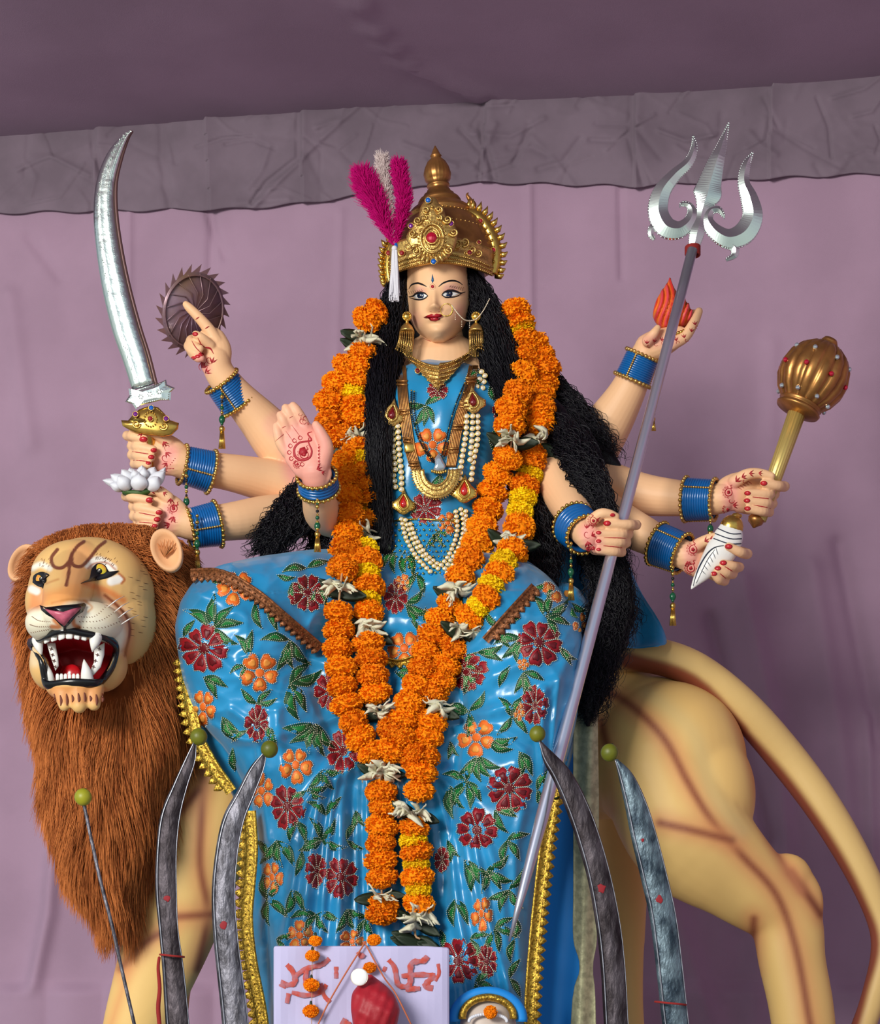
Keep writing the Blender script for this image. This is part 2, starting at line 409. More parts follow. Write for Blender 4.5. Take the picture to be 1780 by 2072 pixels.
def fval():
    mb = MB(); V = []; K = 620; R = 70
    pl = [-130, 192, 410, 606, 985, 1285, 1562, 1900]
    rb = random.Random(3); wr = []
    for i in range(150):
        x = rb.uniform(-50, 1830); y = rb.uniform(150, 420); a = rb.uniform(-1.2, 1.2); L = rb.uniform(50, 160)
        k = rb.uniform(-.5, .5)
        wr.append(([(x, y), (x+L*.5*math.cos(a), y+L*.5*math.sin(a)), (x+L*math.cos(a+k), y+L*math.sin(a+k))], rb.uniform(2.5, 8), rb.uniform(-.010, .010)))
    px = np.linspace(-150, 1930, K)[None]*np.ones((R, 1)); t = np.linspace(0, 1, R)[:, None]*np.ones((1, K))
    top = np.interp(px, [-150, 0, 985, 1780, 1930], [240, 232, 180, 132, 122])-14
    bot = np.interp(px, [-150, 0, 230, 480, 600, 700, 900, 1000, 1285, 1500, 1780, 1930], [432, 430, 425, 422, 412, 398, 372, 368, 376, 362, 350, 342])
    py = top+(bot-top)*t+3*np.sin(px*.05)*t
    off = .010+.012*t
    for q in pl:
        u = (px-q-14*t*np.sin(q))
        off = off+np.where(u > 0, .030*np.exp(-u/30), -.004*np.exp(u/10))*(1-.25*t)
    for ln, w_, a in wr: off = off+a*np.exp(-(seg_dist(px, py, ln)/w_)**2)
    for ln, w_, a in (([(606, 210), (604, 320), (540, 370), (510, 410)], 5, -.02), ([(750, 190), (640, 290), (510, 420)], 6, .012), ([(192, 230), (190, 290), (215, 400)], 6, -.015), ([(985, 180), (975, 270), (1000, 360)], 7, -.018), ([(1285, 170), (1275, 280), (1300, 370)], 7, -.015), ([(345, 420), (330, 330), (332, 240)], 9, -.012)):
        off = off+a*np.exp(-(seg_dist(px, py, ln)/w_)**2)
    off = np.maximum(off, .008); X = (px-CX)*7.7/F
    for _ in range(3): Y = wall_y(X)-off; X = (px-CX)*(Y-CY)/F
    Z = CZ+(HY-py)*(Y-CY)/F
    G = np.stack([X, Y, Z], -1); G2 = G.copy(); G2[..., 1] += .006
    mb.grid(np.vstack([G, G2[::-1]])); return struct(obj('trim_1', mb, M_val, recalc=False))
fval()
mb = MB(); mb.add([(-9, -14, 0), (9, -14, 0), (9, 4, 0), (-9, 4, 0)], [(0, 1, 2, 3)]); struct(obj('floor', mb, mat('earth_floor', (158, 154, 146), .95, noise=.3, nscale=2), recalc=False))
def box(mb, a, b, m=0):
    x0, y0, z0 = a; x1, y1, z1 = b
    mb.add([(x0, y0, z0), (x1, y0, z0), (x1, y1, z0), (x0, y1, z0), (x0, y0, z1), (x1, y0, z1), (x1, y1, z1), (x0, y1, z1)],
           [(0, 3, 2, 1), (4, 5, 6, 7), (0, 1, 5, 4), (1, 2, 6, 5), (2, 3, 7, 6), (3, 0, 4, 7)], m)
ZS = .55
mb = MB(); box(mb, (-2.1, -1.15, 0), (2.1, 1.3, ZS)); st = struct(obj('floor_stage', mb, mat('stage_cloth', (140, 134, 142), .9), smooth=False))

# ------------------------------------------------------------ lion
lion = thing('lion_statue', 'yellow lion statue with brown fur mane and open fanged mouth carrying the goddess', 'statue', (-.1, .2, ZS))
mb = MB()
mb.limb([(350, 1540, .06, 130), (520, 1500, .18, 185), (760, 1480, .26, 200), (1000, 1480, .27, 195), (1180, 1490, .26, 172), (1310, 1510, .24, 150)], 5, 30, rb=.85)
mb.pball(1348, 1540, .12, 162, 162, 140)
mb.pball(1310, 1485, .22, 150, 118, 150); mb.pball(1420, 1610, .07, 108, 140, 105)
mb.limb([(1340, 1560, .06, 132), (1400, 1690, .03, 128), (1500, 1780, .04, 92), (1583, 1850, .06, 76), (1603, 1950, .05, 68), (1625, 2072, .03, 65), (1640, 2300, .0, 58), (1640, 2600, -.03, 60)], 5, 26, rb=.8)
mb.limb([(1590, 1780, .06, 55), (1630, 1815, .06, 36), (1634, 1870, .06, 30)], 4, 18, rb=.8)
mb.limb([(1300, 1500, .42, 110), (1262, 1680, .5, 66), (1268, 1850, .5, 40), (1268, 2072, .48, 36), (1300, 2300, .46, 48), (1300, 2560, .42, 52)], 5, 20, rb=.8)
mb.limb([(1600, 2690, -.10, 62), (1530, 2700, -.16, 46)], 3, 16)
# near foreleg and shoulder
mb.limb([(455, 1480, -.02, 138), (425, 1600, -.05, 118), (388, 1740, -.08, 104), (345, 1880, -.1, 92), (303, 2000, -.1, 78), (272, 2100, -.1, 68), (248, 2260, -.1, 60), (235, 2600, -.1, 58)], 5, 26, rb=.8)
mb.limb([(200, 2690, -.12, 58), (150, 2705, -.16, 44)], 3, 16)
mb.limb([(450, 1480, .4, 110), (400, 1700, .42, 80), (340, 1900, .42, 66), (320, 2100, .42, 56), (320, 2300, .42, 52), (320, 2560, .42, 52)], 5, 18, rb=.8)
mb.limb([(300, 1520, .0, 130), (235, 1470, -.06, 100)], 4, 24)
body = fuse(mb, .0072, 16)
v = getv(body)
zfoot = v[:, 2] < ZS+.003; v[zfoot, 2] = ZS+.003; setv(body, v)
tail = MB(); tail.limb([(1190, 1345, .14, 40), (1260, 1324, .12, 37), (1330, 1328, .11, 37), (1410, 1358, .11, 37), (1500, 1430, .13, 38), (1590, 1532, .17, 39), (1670, 1640, .16, 37), (1740, 1760, .15, 33), (1782, 1860, .15, 29), (1788, 1930, .14, 27), (1766, 2020, .13, 25), (1742, 2090, .12, 25), (1690, 2230, .1, 27)], 6, 24)
tm = fuse(tail, .006, 3)
YB = (240, 198, 122)
def paint_body(me):
    v = getv(me); px, py = topx(v); col = np.tile(lin(YB), (len(v), 1)); nrm = getn(me)
    BR = (150, 84, 58); OR = (226, 152, 98)
    near = ((v[:, 1] < .35)).astype(float)
    B = lambda ln, w_, s_, c, k=1.: brush(col, px, py, cr(ln, 5), w_, s_, c, k, near)
    for ln in ([(1200, 1395), (1260, 1415), (1340, 1490), (1390, 1580), (1440, 1660), (1500, 1730), (1570, 1810), (1610, 1920), (1640, 2080)], [(1335, 1665), (1400, 1680), (1480, 1700)],
               [(1600, 1765), (1625, 1800), (1660, 1850)], [(1215, 1460), (1228, 1510)], [(1525, 1860), (1520, 1960)],
               [(410, 1540), (408, 1640), (405, 1750), (420, 1850), (400, 1960)], [(245, 1960), (290, 1910), (340, 1880)], [(365, 1640), (400, 1600)], [(360, 1855), (430, 1850)],
               [(250, 1820), (330, 1740)]):
        B(ln, 2, 44, OR, .75); B(ln, 1, 15, BR, .8)
    B([(1480, 1430), (1520, 1540), (1560, 1700), (1620, 1800)], 0, 26, (214, 140, 96), .8)
    B([(1235, 1560), (1240, 1640)], 0, 24, OR, .5)
    B([(225, 2072), (260, 1960), (330, 1700)], 0, 24, OR, .6); B([(480, 1560), (450, 1700)], 0, 30, OR, .4)
    B([(1310, 1400), (1400, 1480), (1440, 1600), (1500, 1680)], 6, 30, (222, 196, 134), .5)
    paint(me, col)
paint_body(body)
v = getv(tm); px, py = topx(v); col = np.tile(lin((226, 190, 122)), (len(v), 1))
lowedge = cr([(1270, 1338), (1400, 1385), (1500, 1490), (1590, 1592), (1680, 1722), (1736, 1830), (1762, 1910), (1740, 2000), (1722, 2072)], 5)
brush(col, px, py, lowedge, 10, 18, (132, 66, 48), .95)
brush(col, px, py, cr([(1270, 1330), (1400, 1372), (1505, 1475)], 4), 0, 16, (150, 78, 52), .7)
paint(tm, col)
o = link(bpy.data.objects.new('body', body), lion); body.materials.append(M_skin); body.name = 'lion_body'
o = link(bpy.data.objects.new('tail', tm), lion); tm.materials.append(M_skin)

# lion head
hb = MB()
hb.pball(185, 1205, -.36, 128, 116, 120); hb.pball(155, 1165, -.42, 92, 72, 74); hb.pball(232, 1255, -.36, 84, 105, 96); hb.pball(100, 1220, -.42, 48, 62, 66); hb.pball(225, 1180, -.40, 70, 76, 76)
hb.limb([(156, 1150, -.42, 58), (138, 1190, -.54, 50), (128, 1238, -.66, 44)], 4, 20)
hb.pball(96, 1262, -.60, 44, 38, 60); hb.pball(182, 1262, -.58, 66, 44, 68); hb.pball(218, 1275, -.52, 46, 54, 56)
hb.pball(150, 1330, -.52, 88, 66, 76); hb.pball(200, 1345, -.48, 58, 56, 60); hb.pball(150, 1388, -.56, 58, 34, 44); hb.pball(100, 1345, -.52, 40, 52, 50)
hb.limb([(128, 1398, -.58, 24), (130, 1428, -.60, 12)], 3, 12); hb.limb([(160, 1398, -.58, 28), (160, 1428, -.60, 16)], 3, 12); hb.limb([(188, 1395, -.57, 24), (190, 1425, -.59, 14)], 3, 12)
hb.pball(205, 1136, -.44, 36, 20, 34); hb.pball(88, 1152, -.45, 24, 18, 32)
head = fuse(hb, .0034, 12)
MOUTH = cr([(62, 1300), (98, 1285), (132, 1278), (169, 1284), (208, 1291), (228, 1304), (230, 1322), (220, 1350), (204, 1373), (190, 1379), (145, 1378), (100, 1381), (95, 1364), (88, 1335), (76, 1318), (62, 1300)], 4)
v = getv(head); px, py = topx(v); nrm = getn(head)
inm = in_poly(px, py, MOUTH) & (v[:, 1] < -.42); d = seg_dist(px, py, MOUTH)
depth = np.where(inm, .15*np.clip(d/16, 0, 1)**.7, 0.); v[:, 1] += depth
# flatten the mouth rim so that the lips lie on one plane
ring = (~inm) & (d < 14) & (v[:, 1] < -.4)
# eye sockets
for ex, ey, r in ((84.5, 1172, 15), (201, 1156, 18)):
    v[:, 1] += .012*np.exp(-((px-ex)**2+(py-ey)**2)/(r*r))*(v[:, 1] < -.3)
setv(head, v)
col = np.tile(lin((232, 186, 118)), (len(v), 1)); fr = (v[:, 1] < -.25).astype(float)
def B(ln, w_, s_, c, k=1.): brush(col, px, py, cr(ln, 4) if len(ln) > 2 else ln, w_, s_, c, k, fr)
B([(150, 1195), (120, 1210), (90, 1215)], 10, 22, (236, 160, 92), .8); B([(75, 1200), (68, 1240)], 6, 14, (232, 150, 96), .8); B([(150, 1160), (165, 1120)], 14, 22, (236, 168, 110), .7)
B([(100, 1262), (75, 1265)], 24, 16, (240, 232, 206)); B([(150, 1255), (190, 1250), (215, 1265), (225, 1290)], 24, 22, (240, 234, 212)); B([(205, 1225), (240, 1250)], 10, 22, (240, 228, 196), .9)
B([(60, 1300), (70, 1340)], 4, 14, (236, 210, 170), .7)
B([(200, 1200), (240, 1230), (262, 1275), (255, 1325)], 0, 18, (236, 150, 96), .7); B([(212, 1204), (248, 1236), (263, 1271), (253, 1327)], 1, 4, (150, 74, 40), .9)
B([(240, 1395), (252, 1360), (262, 1300)], 2, 18, (226, 160, 104), .5)
B([(170, 1180), (215, 1195), (250, 1215)], 2, 10, (232, 140, 76), .8)
B([(66, 1150), (82, 1142), (100, 1150)], 2, 8, (240, 236, 220), .9); B([(178, 1142), (200, 1134), (228, 1150)], 5, 7, (244, 240, 228), .95); B([(178, 1150), (190, 1140), (215, 1138), (233, 1152)], 0, 4, (176, 92, 52), .8)
B([(64, 1192), (74, 1196)], 5, 6, (240, 236, 226), .9); B([(225, 1176), (240, 1172)], 6, 6, (244, 240, 232), .95); B([(240, 1160), (252, 1172), (246, 1180)], 1, 3, (190, 110, 60), .9)
B([(92, 1180), (118, 1172)], 0, 5, (190, 118, 62), .6)
B([(105, 1220), (140, 1213), (175, 1216)], 0, 5, (196, 128, 62), .7)
B([(170, 1215), (186, 1228), (178, 1238)], 0, 5, (206, 138, 72), .7)
B([(110, 1255), (120, 1268), (105, 1268)], 2, 6, (214, 120, 52), .8); B([(148, 1255), (150, 1264), (160, 1270)], 2, 6, (214, 120, 52), .8)
B([(108, 1396), (210, 1396)], 4, 6, (222, 150, 84), .9)
B([(105, 1410), (215, 1408)], 10, 10, (228, 160, 100), .9)
U = [[(116, 1112), (104, 1129), (109, 1146), (125, 1149), (139, 1137), (145, 1122), (157, 1105), (170, 1096)], [(145, 1122), (147, 1142), (164, 1146), (180, 1131), (198, 1108), (213, 1096)], [(141, 1140), (139, 1160), (134, 1184)]]
for ln in U: B(ln, 2.6, 2, (122, 66, 46), .95)
inner = inm & (d > 3); col[inner] = lin((178, 22, 40))
deep = inm & (d > 18); col[deep] = lin((150, 12, 24))
paint(head, col); head.materials.append(M_skin); link(bpy.data.objects.new('head', head), lion)
HS = Surf([head])
ym = -.62
# lips: black ring following the mouth edge at the surface
def mouth_y(x, y):
    l, n = HS.hit(x, y); return l.y if l is not None else -.5
rim = cr([(60, 1301), (98, 1284), (131, 1275), (169, 1281), (209, 1288), (232, 1303), (234, 1322), (224, 1352), (206, 1377), (192, 1384), (145, 1383), (98, 1387), (91, 1366), (85, 1336), (72, 1319), (60, 1301)], 5)
cxm, cym = 148, 1332; P3 = []
for x, y in rim:
    k = 1.09; P3.append([x, y, min(mouth_y(cxm+(x-cxm)*k, cym+(y-cym)*k), -.45)])
P3 = np.array(P3); ys = P3[:, 2].copy()
for _ in range(14): ys = (np.roll(ys, 1)+ys+np.roll(ys, -1))/3
W3 = np.array([P(a, b, c-.004) for (a, b, _), c in zip(P3, ys)]); wid = np.interp(P3[:, 1], [1275, 1300, 1350, 1388], [4.2, 6, 8.0, 7.4])*S(-.55)
mb = MB(); mb.sweep(W3, wid, wid*1.6, 10); obj('lips', mb, mat('black_lip', (10, 10, 14), .22, spec=.6), lion)
def ly(x, y):   # depth of the lip plane near a pixel
    i = np.argmin((P3[:, 0]-x)**2+(P3[:, 1]-y)**2); return ys[i]
M_tooth = mat('ivory', (240, 238, 232), .25)
for b0, b1, tip in (((64, 1298), (87, 1295), (84, 1326)), ((180, 1288), (207, 1290), (187, 1318)), ((91, 1378), (112, 1377), (93, 1341)), ((163, 1376), (190, 1374), (170, 1335))):
    cxx, cyy = (b0[0]+b1[0])/2, (b0[1]+b1[1])/2; r = (b1[0]-b0[0])/2; yy = ly(cxx, cyy); mb = MB()
    up = -1 if tip[1] > cyy else 1
    mb.limb([(cxx, cyy-(-up)*0, yy+.004, r), (cxx*.65+tip[0]*.35, cyy*.6+tip[1]*.4, yy-.004, r*.78), (cxx*.25+tip[0]*.75, cyy*.25+tip[1]*.75, yy-.004, r*.42), (tip[0], tip[1], yy, 1.2)], 4, 14)
    obj('fang', mb, M_tooth, lion)
tu = [(88, 1296), (102, 1292), (117, 1289), (132, 1286), (148, 1286), (162, 1288), (176, 1290)]
for i in range(6):
    x0, y0 = tu[i]; x1, y1 = tu[i+1]; mb = MB(); yy = ly((x0+x1)/2, y0)+.004; g = 1.0
    mb.plate([(x0+g, y0-6), (x1-g, y1-6), (x1-g, y1+5), (x1-3, y1+7), (x0+3, y0+7), (x0+g, y0+5)], yy, .012, 0, .004); obj('incisor', mb, M_tooth, lion)
for i in range(6):
    x0 = 112+i*8.2; mb = MB(); yy = ly(x0, 1380)+.006
    mb.plate([(x0+.6, 1377), (x0+7.6, 1377), (x0+7.6, 1366), (x0+6, 1363), (x0+2.2, 1363), (x0+.6, 1366)], yy, .012, 0, .003); obj('incisor', mb, M_tooth, lion)
for poly, ysh in (([(94, 1300), (112, 1300), (114, 1312), (118, 1330), (119, 1348), (112, 1358), (106, 1340), (101, 1325)], .055), ([(190, 1312), (212, 1300), (211, 1325), (204, 1350), (188, 1368), (182, 1358), (190, 1340)], .05)):
    mb = MB(); yy = ly(poly[0][0], poly[0][1])+ysh; mb.plate(poly, yy, .02, 0, .008); obj('molars', mb, M_tooth, lion)
    xs = np.mean([p[0] for p in poly]); mk = MB()
    for k in range(4):
        yk = 1313+k*12; xk = xs-2+(k-1.5)*(3 if poly[0][0] < 150 else -4)
        for a in (0, math.pi/2):
            dx, dz = 3.6*math.cos(a+.3), 3.6*math.sin(a+.3)
            mk.sweep([P(xk-dx, yk-dz, yy-.0105), P(xk+dx, yk+dz, yy-.0105)], .8*S(ym), n=6)
    obj('molar_marks', mk, mat('brown_line', (90, 40, 30), .5), lion)
mb = MB(); mb.limb([(146, 1345, -.40, 26), (146, 1358, -.46, 27), (145, 1364, -.52, 20)], 4, 16, rb=.5); obj('tongue', mb, mat('tongue_red', (196, 20, 30), .2, spec=.7), lion)
NS = [(84, 1226), (92, 1230), (110, 1228), (128, 1226), (150, 1224), (166, 1221), (171, 1226), (164, 1238), (152, 1246), (142, 1258), (131, 1269), (122, 1262), (112, 1251), (97, 1243), (88, 1235)]
mb = MB(); dpoly(mb, HS, NS, .006, 0, 3); dpoly(mb, HS, [(96, 1233), (112, 1236), (128, 1238), (146, 1232), (160, 1230), (150, 1240), (140, 1250), (130, 1263), (122, 1257), (108, 1244)], .010, 1, 2)
dline(mb, HS, [(131, 1262), (131, 1272), (131, 1280)], 6, .004, 0, taper=False)
obj('nose', mb, [mat('black_lip'), mat('nose_pink', (214, 104, 128), .35, noise=.3, nscale=50)], lion, recalc=False)
for ex, ey, r, out_ in ((84.5, 1172, 12, [(67, 1180), (70, 1164), (82, 1157), (96, 1160), (104, 1170), (101, 1184), (88, 1189), (76, 1186)]),
                        (201.5, 1155.5, 14.5, [(163, 1181), (180, 1172), (186, 1150), (198, 1140), (212, 1144), (222, 1158), (240, 1155), (222, 1168), (200, 1174), (180, 1177)])):
    eo = MB(); dpoly(eo, HS, cr(out_+[out_[0]], 4)[:-1].tolist(), .003, 0, 2); e = obj('eye', eo, [M_black], lion, recalc=False)
    c = P(ex, ey, HS.y(ex, ey)-.001); s_ = S(c.y)
    for nm, rr, dy, mm, (ox, oy) in (('iris', r, .0, mat('iris_yellow', (206, 188, 44), .15, rgb2=(228, 150, 60), nscale=50), (0, 0)), ('pupil', r*.42, -.0045, M_black, (0, -1)), ('eye_glint', r*.16, -.0065, M_white, (1, 1))):
        q = MB(); q.ball(c+Vector((ox*s_, dy-.001, oy*s_)), (rr*s_, .006, rr*s_), 20, 10); obj(nm, q, mm, e)
# whiskers and short painted lines
mb = MB()
for k, (x0, y0, x1, y1) in enumerate(((218, 1228, 252, 1206), (232, 1238, 262, 1218), (240, 1250, 270, 1231), (244, 1264, 282, 1244))):
    mb.limb([(x0, y0, HS.y(x0, y0)-.002, 1.2), ((x0+x1)/2, (y0+y1)/2-2, HS.y(x0, y0)-.02, 1.1), (x1, y1, HS.y(x1, y1, -.4)-.03, .4)], 4, 6)
obj('whiskers', mb, M_white, lion)
mb = MB(); rr_ = random.Random(5)
for ln in ([(158, 1248), (190, 1247), (215, 1225)], [(160, 1258), (200, 1256), (228, 1240)], [(160, 1269), (205, 1270), (240, 1258)], [(100, 1258), (78, 1256), (64, 1248)], [(100, 1268), (75, 1268), (60, 1264)], [(96, 1274), (62, 1280)]):
    a = cr(ln, 6) if len(ln) > 2 else cr(ln, 8)
    for x, y in a: dline(mb, HS, [(x, y-1), (x+2.5, y+1)], 1.6, .0006)
for k in range(26):
    x = 262+rr_.uniform(-4, 30); y = 1130+k*6.2; dline(mb, HS, [(x, y), (x+10, y+2)], 1., .0006)
for cx_, cy_ in ((92, 1140), (205, 1126), (222, 1138)):
    for k in range(16):
        x = cx_+rr_.uniform(-13, 13); y = cy_+rr_.uniform(-8, 8); dline(mb, HS, [(x, y), (x+3, y-4)], .9, .0006)
obj('painted_dashes', mb, mat('dark_dash', (110, 60, 36), .6), lion, recalc=False)['kind'] = 'stuff'
mb = MB()
for k in range(9):
    x = 110+k*12; h = rr_.uniform(14, 28); dline(mb, HS, [(x, 1404+rr_.uniform(-4, 4)), (x+2, 1404+h*.5), (x+1, 1400+h)], 6, .002, y0=-.6)
obj('beard_tufts', mb, mat('beard_brown', (112, 52, 30), .6), lion, recalc=False)
M_ear = mat('ear_peach', (232, 176, 128), .5, spec=.3)
for (x, y, rx, ry, tl, yy) in ((337, 1112, 31, 42, -.35, -.40), (48, 1138, 26, 38, .5, -.25)):
    q = MB(); V = []
    R = Matrix.Rotation(tl, 3, 'Y')
    for i, (s_, dy) in enumerate(((.0, .012), (.35, .008), (.7, -.002), (.92, -.018), (1., -.012), (1.02, .0), (.9, .025), (.5, .045), (.0, .05))):
        V.append([P(x, y, yy)+R@Vector((math.cos(t)*rx*S(yy)*max(s_, .01), dy, math.sin(t)*ry*S(yy)*max(s_, .01)*(1.15 if math.sin(t) < 0 else 1))) for t in np.linspace(0, 2*math.pi, 28, endpoint=False)])
    q.grid(V, 0, True, True); e = obj('ear', q, M_ear, lion)
    q = MB()
    for k in range(12 if x > 100 else 2):
        a = math.pi*.5+(k-6)*.16
        p0 = P(x+rx*.15*math.cos(a)-4, y+16-abs(k-6), yy-.004); p1 = P(x+rx*(.75+.1*(k % 2))*math.cos(a), y-ry*(.35+.25*(k % 2))*math.sin(a)+4, yy-.004)
        q.sweep([p0, (p0+p1)/2, p1], np.array([.6, 2.2, .3])*S(yy), .0015, 6)
    obj('ear_fur', q, mat('ear_brown', (190, 118, 66), .7), e)
# mane
mrow = [(1070, 190, 300, -.20, .06), (1084, 130, 340, -.19, .13), (1108, 92, 364, -.18, .18), (1160, 68, 380, -.17, .21), (1250, 60, 376, -.16, .23), (1350, 68, 376, -.16, .24), (1430, 84, 382, -.17, .27), (1500, 96, 372, -.18, .27), (1580, 104, 352, -.18, .26),
        (1660, 118, 328, -.18, .24), (1720, 140, 310, -.18, .21), (1780, 176, 284, -.18, .16), (1830, 208, 270, -.18, .11), (1860, 232, 262, -.18, .05)]
mb = MB(); rowloft(mb, mrow, 72, 4, power=2.2)
M_mane = mat('mane_fur', (150, 82, 38), .8, attr='Col', spec=.2)
M_mbase = mat('mane_base', (134, 68, 30), .95, noise=.5, nscale=22, stretch=(1, 1, .3), spec=.1)
mane = obj('mane', mb, M_mbase, lion); mvv = getv(mane.data); mvn = getn(mane.data)
def mane_hair():
    me = mane.data; Fs = faces(me); V = mvv; tri = np.array([f for f in Fs if len(f) == 4]); p = V[tri]
    ar = np.linalg.norm(np.cross(p[:, 2]-p[:, 0], p[:, 3]-p[:, 1]), axis=1)
    cen = p.mean(1); ar = ar*np.where(cen[:, 1] < -.1, 1., .3)
    N = 46000; idx = rng.choice(len(tri), N, p=ar/ar.sum()); u = rng.random((N, 1)); v_ = rng.random((N, 1))
    q = p[idx]; b = (q[:, 0]*(1-u)+q[:, 1]*u)*(1-v_)+(q[:, 3]*(1-u)+q[:, 2]*u)*v_
    nr = np.cross(q[:, 1]-q[:, 0], q[:, 3]-q[:, 0]); nr /= np.linalg.norm(nr, axis=1)[:, None]+1e-12
    ctr = np.array(P(185, 1330, -.15)); nr *= np.sign((nr*(b-ctr)*[1, 1, .2]).sum(1))[:, None]
    px, py = topx(b); fc = np.array([175., 1240.]); rad = np.stack([px-fc[0], np.zeros(N), -(py-fc[1])], 1); rad /= np.linalg.norm(rad, axis=1)[:, None]
    w_ = np.clip((py-1180)/260, 0, 1)[:, None]; flow = rad*(1-w_)*.9+np.array([0, 0, -1.])*(.25+w_)
    cl = np.stack([np.sin(px*.05+py*.013)+np.sin(px*.021-py*.03), np.zeros(N), .3*np.cos(px*.04)], 1)*.22
    L = rng.uniform(.035, .10, (N, 1))*np.clip((1085-py)/-60+.45, .45, 1)[:, None]*np.clip(.55+(py[:, None]-1150)/500, .6, 1.1)
    dr = flow+nr*.24+cl*1.1+rng.normal(0, .13, (N, 3)); dr /= np.linalg.norm(dr, axis=1)[:, None]
    # keep hairs off the face
    k = np.linspace(0, 1, 4)[None, :, None]; b = b-nr*.010
    cu = b[:, None]+dr[:, None]*(L[:, None]*k)+np.array([0, 0, -1.])*(.03*k**2)+nr[:, None]*(.012*np.sin(k*2.4))
    ex, ey = topx(cu[:, -1]); face = cr([(60, 1165), (78, 1122), (115, 1102), (180, 1094), (250, 1094), (290, 1130), (308, 1190), (304, 1255), (286, 1315), (246, 1372), (218, 1432), (105, 1432), (88, 1385), (54, 1310), (50, 1240), (60, 1165)], 3); face = np.array([145, 1260])+(np.array(face)-[145, 1260])*[.93, .94]
    mx_, my_ = topx(cu[:, 1]); ok = ~((in_poly(ex, ey, face) | in_poly(mx_, my_, face)) & (cu[:, -1, 1] < 0)); er = [(305, 1100), (318, 1075), (345, 1072), (364, 1100), (358, 1140), (335, 1150)]; ok &= ~(in_poly(ex, ey, er) & (cu[:, -1, 1] < -.2))
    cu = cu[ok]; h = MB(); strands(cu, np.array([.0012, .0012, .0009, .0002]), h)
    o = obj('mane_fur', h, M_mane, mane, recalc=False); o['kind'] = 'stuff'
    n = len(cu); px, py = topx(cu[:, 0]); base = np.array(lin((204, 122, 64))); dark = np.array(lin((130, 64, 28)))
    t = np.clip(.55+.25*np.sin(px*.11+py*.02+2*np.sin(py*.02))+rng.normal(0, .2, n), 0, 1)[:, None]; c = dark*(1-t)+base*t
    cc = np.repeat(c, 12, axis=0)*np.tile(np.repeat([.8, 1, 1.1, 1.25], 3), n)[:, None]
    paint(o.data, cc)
mane_hair()
# ------------------------------------------------------------ goddess statue: body, sari, hair
god = thing('goddess_statue', 'eight-armed goddess statue in a blue floral sari seated on the lion', 'statue', (0, 0, 2.0))
SK = (246, 196, 150)
hd = MB()
rows = [(482, 872, 905, .03, .05), (490, 850, 925, .03, .09), (510, 832, 940, .02, .115), (535, 823, 946, .01, .128), (562, 820, 949, .005, .132), (593, 820, 952, .0, .132), (620, 822, 952, .0, .131), (640, 826, 948, -.004, .128), (655, 834, 941, -.012, .118),
        (667, 843, 932, -.02, .105), (677, 855, 921, -.03, .088), (685, 866, 909, -.045, .066), (691, 877, 897, -.055, .04)]
rowloft(hd, rows, 150, 8, power=2.15)
V = hd.v[0]; px, py = topx(V); g = lambda x, y, sx, sy: np.exp(-((px-x)/sx)**2-((py-y)/sy)**2); fr = (V[:, 1] < 0)
nz = np.clip((py-588)/34, 0, 1)**1.1*np.where(py > 625, np.clip((636-py)/10, 0, 1), 1)
dy = -.026*np.exp(-((px-878)/(5.2+nz*3.5))**2)*(nz*.9+.12*np.exp(-((py-590)/16)**2))
dy += -.012*g(870, 626, 5, 5)-.012*g(888, 626, 5, 5)-.008*g(879, 623, 8, 7)
dy += .011*g(850, 598, 15, 9)+.011*g(910, 594, 16, 9)-.005*g(850, 580, 18, 6)-.005*g(910, 575, 18, 6)
dy += -.007*g(878, 640, 15, 3.6)-.008*g(878, 647, 12, 3.2)+.004*g(878, 643, 14, 1.6)+.003*g(878, 655, 14, 4)-.008*g(880, 672, 20, 11)-.006*g(842, 635, 14, 14)-.006*g(922, 632, 16, 14)
V[:, 1] += dy*fr
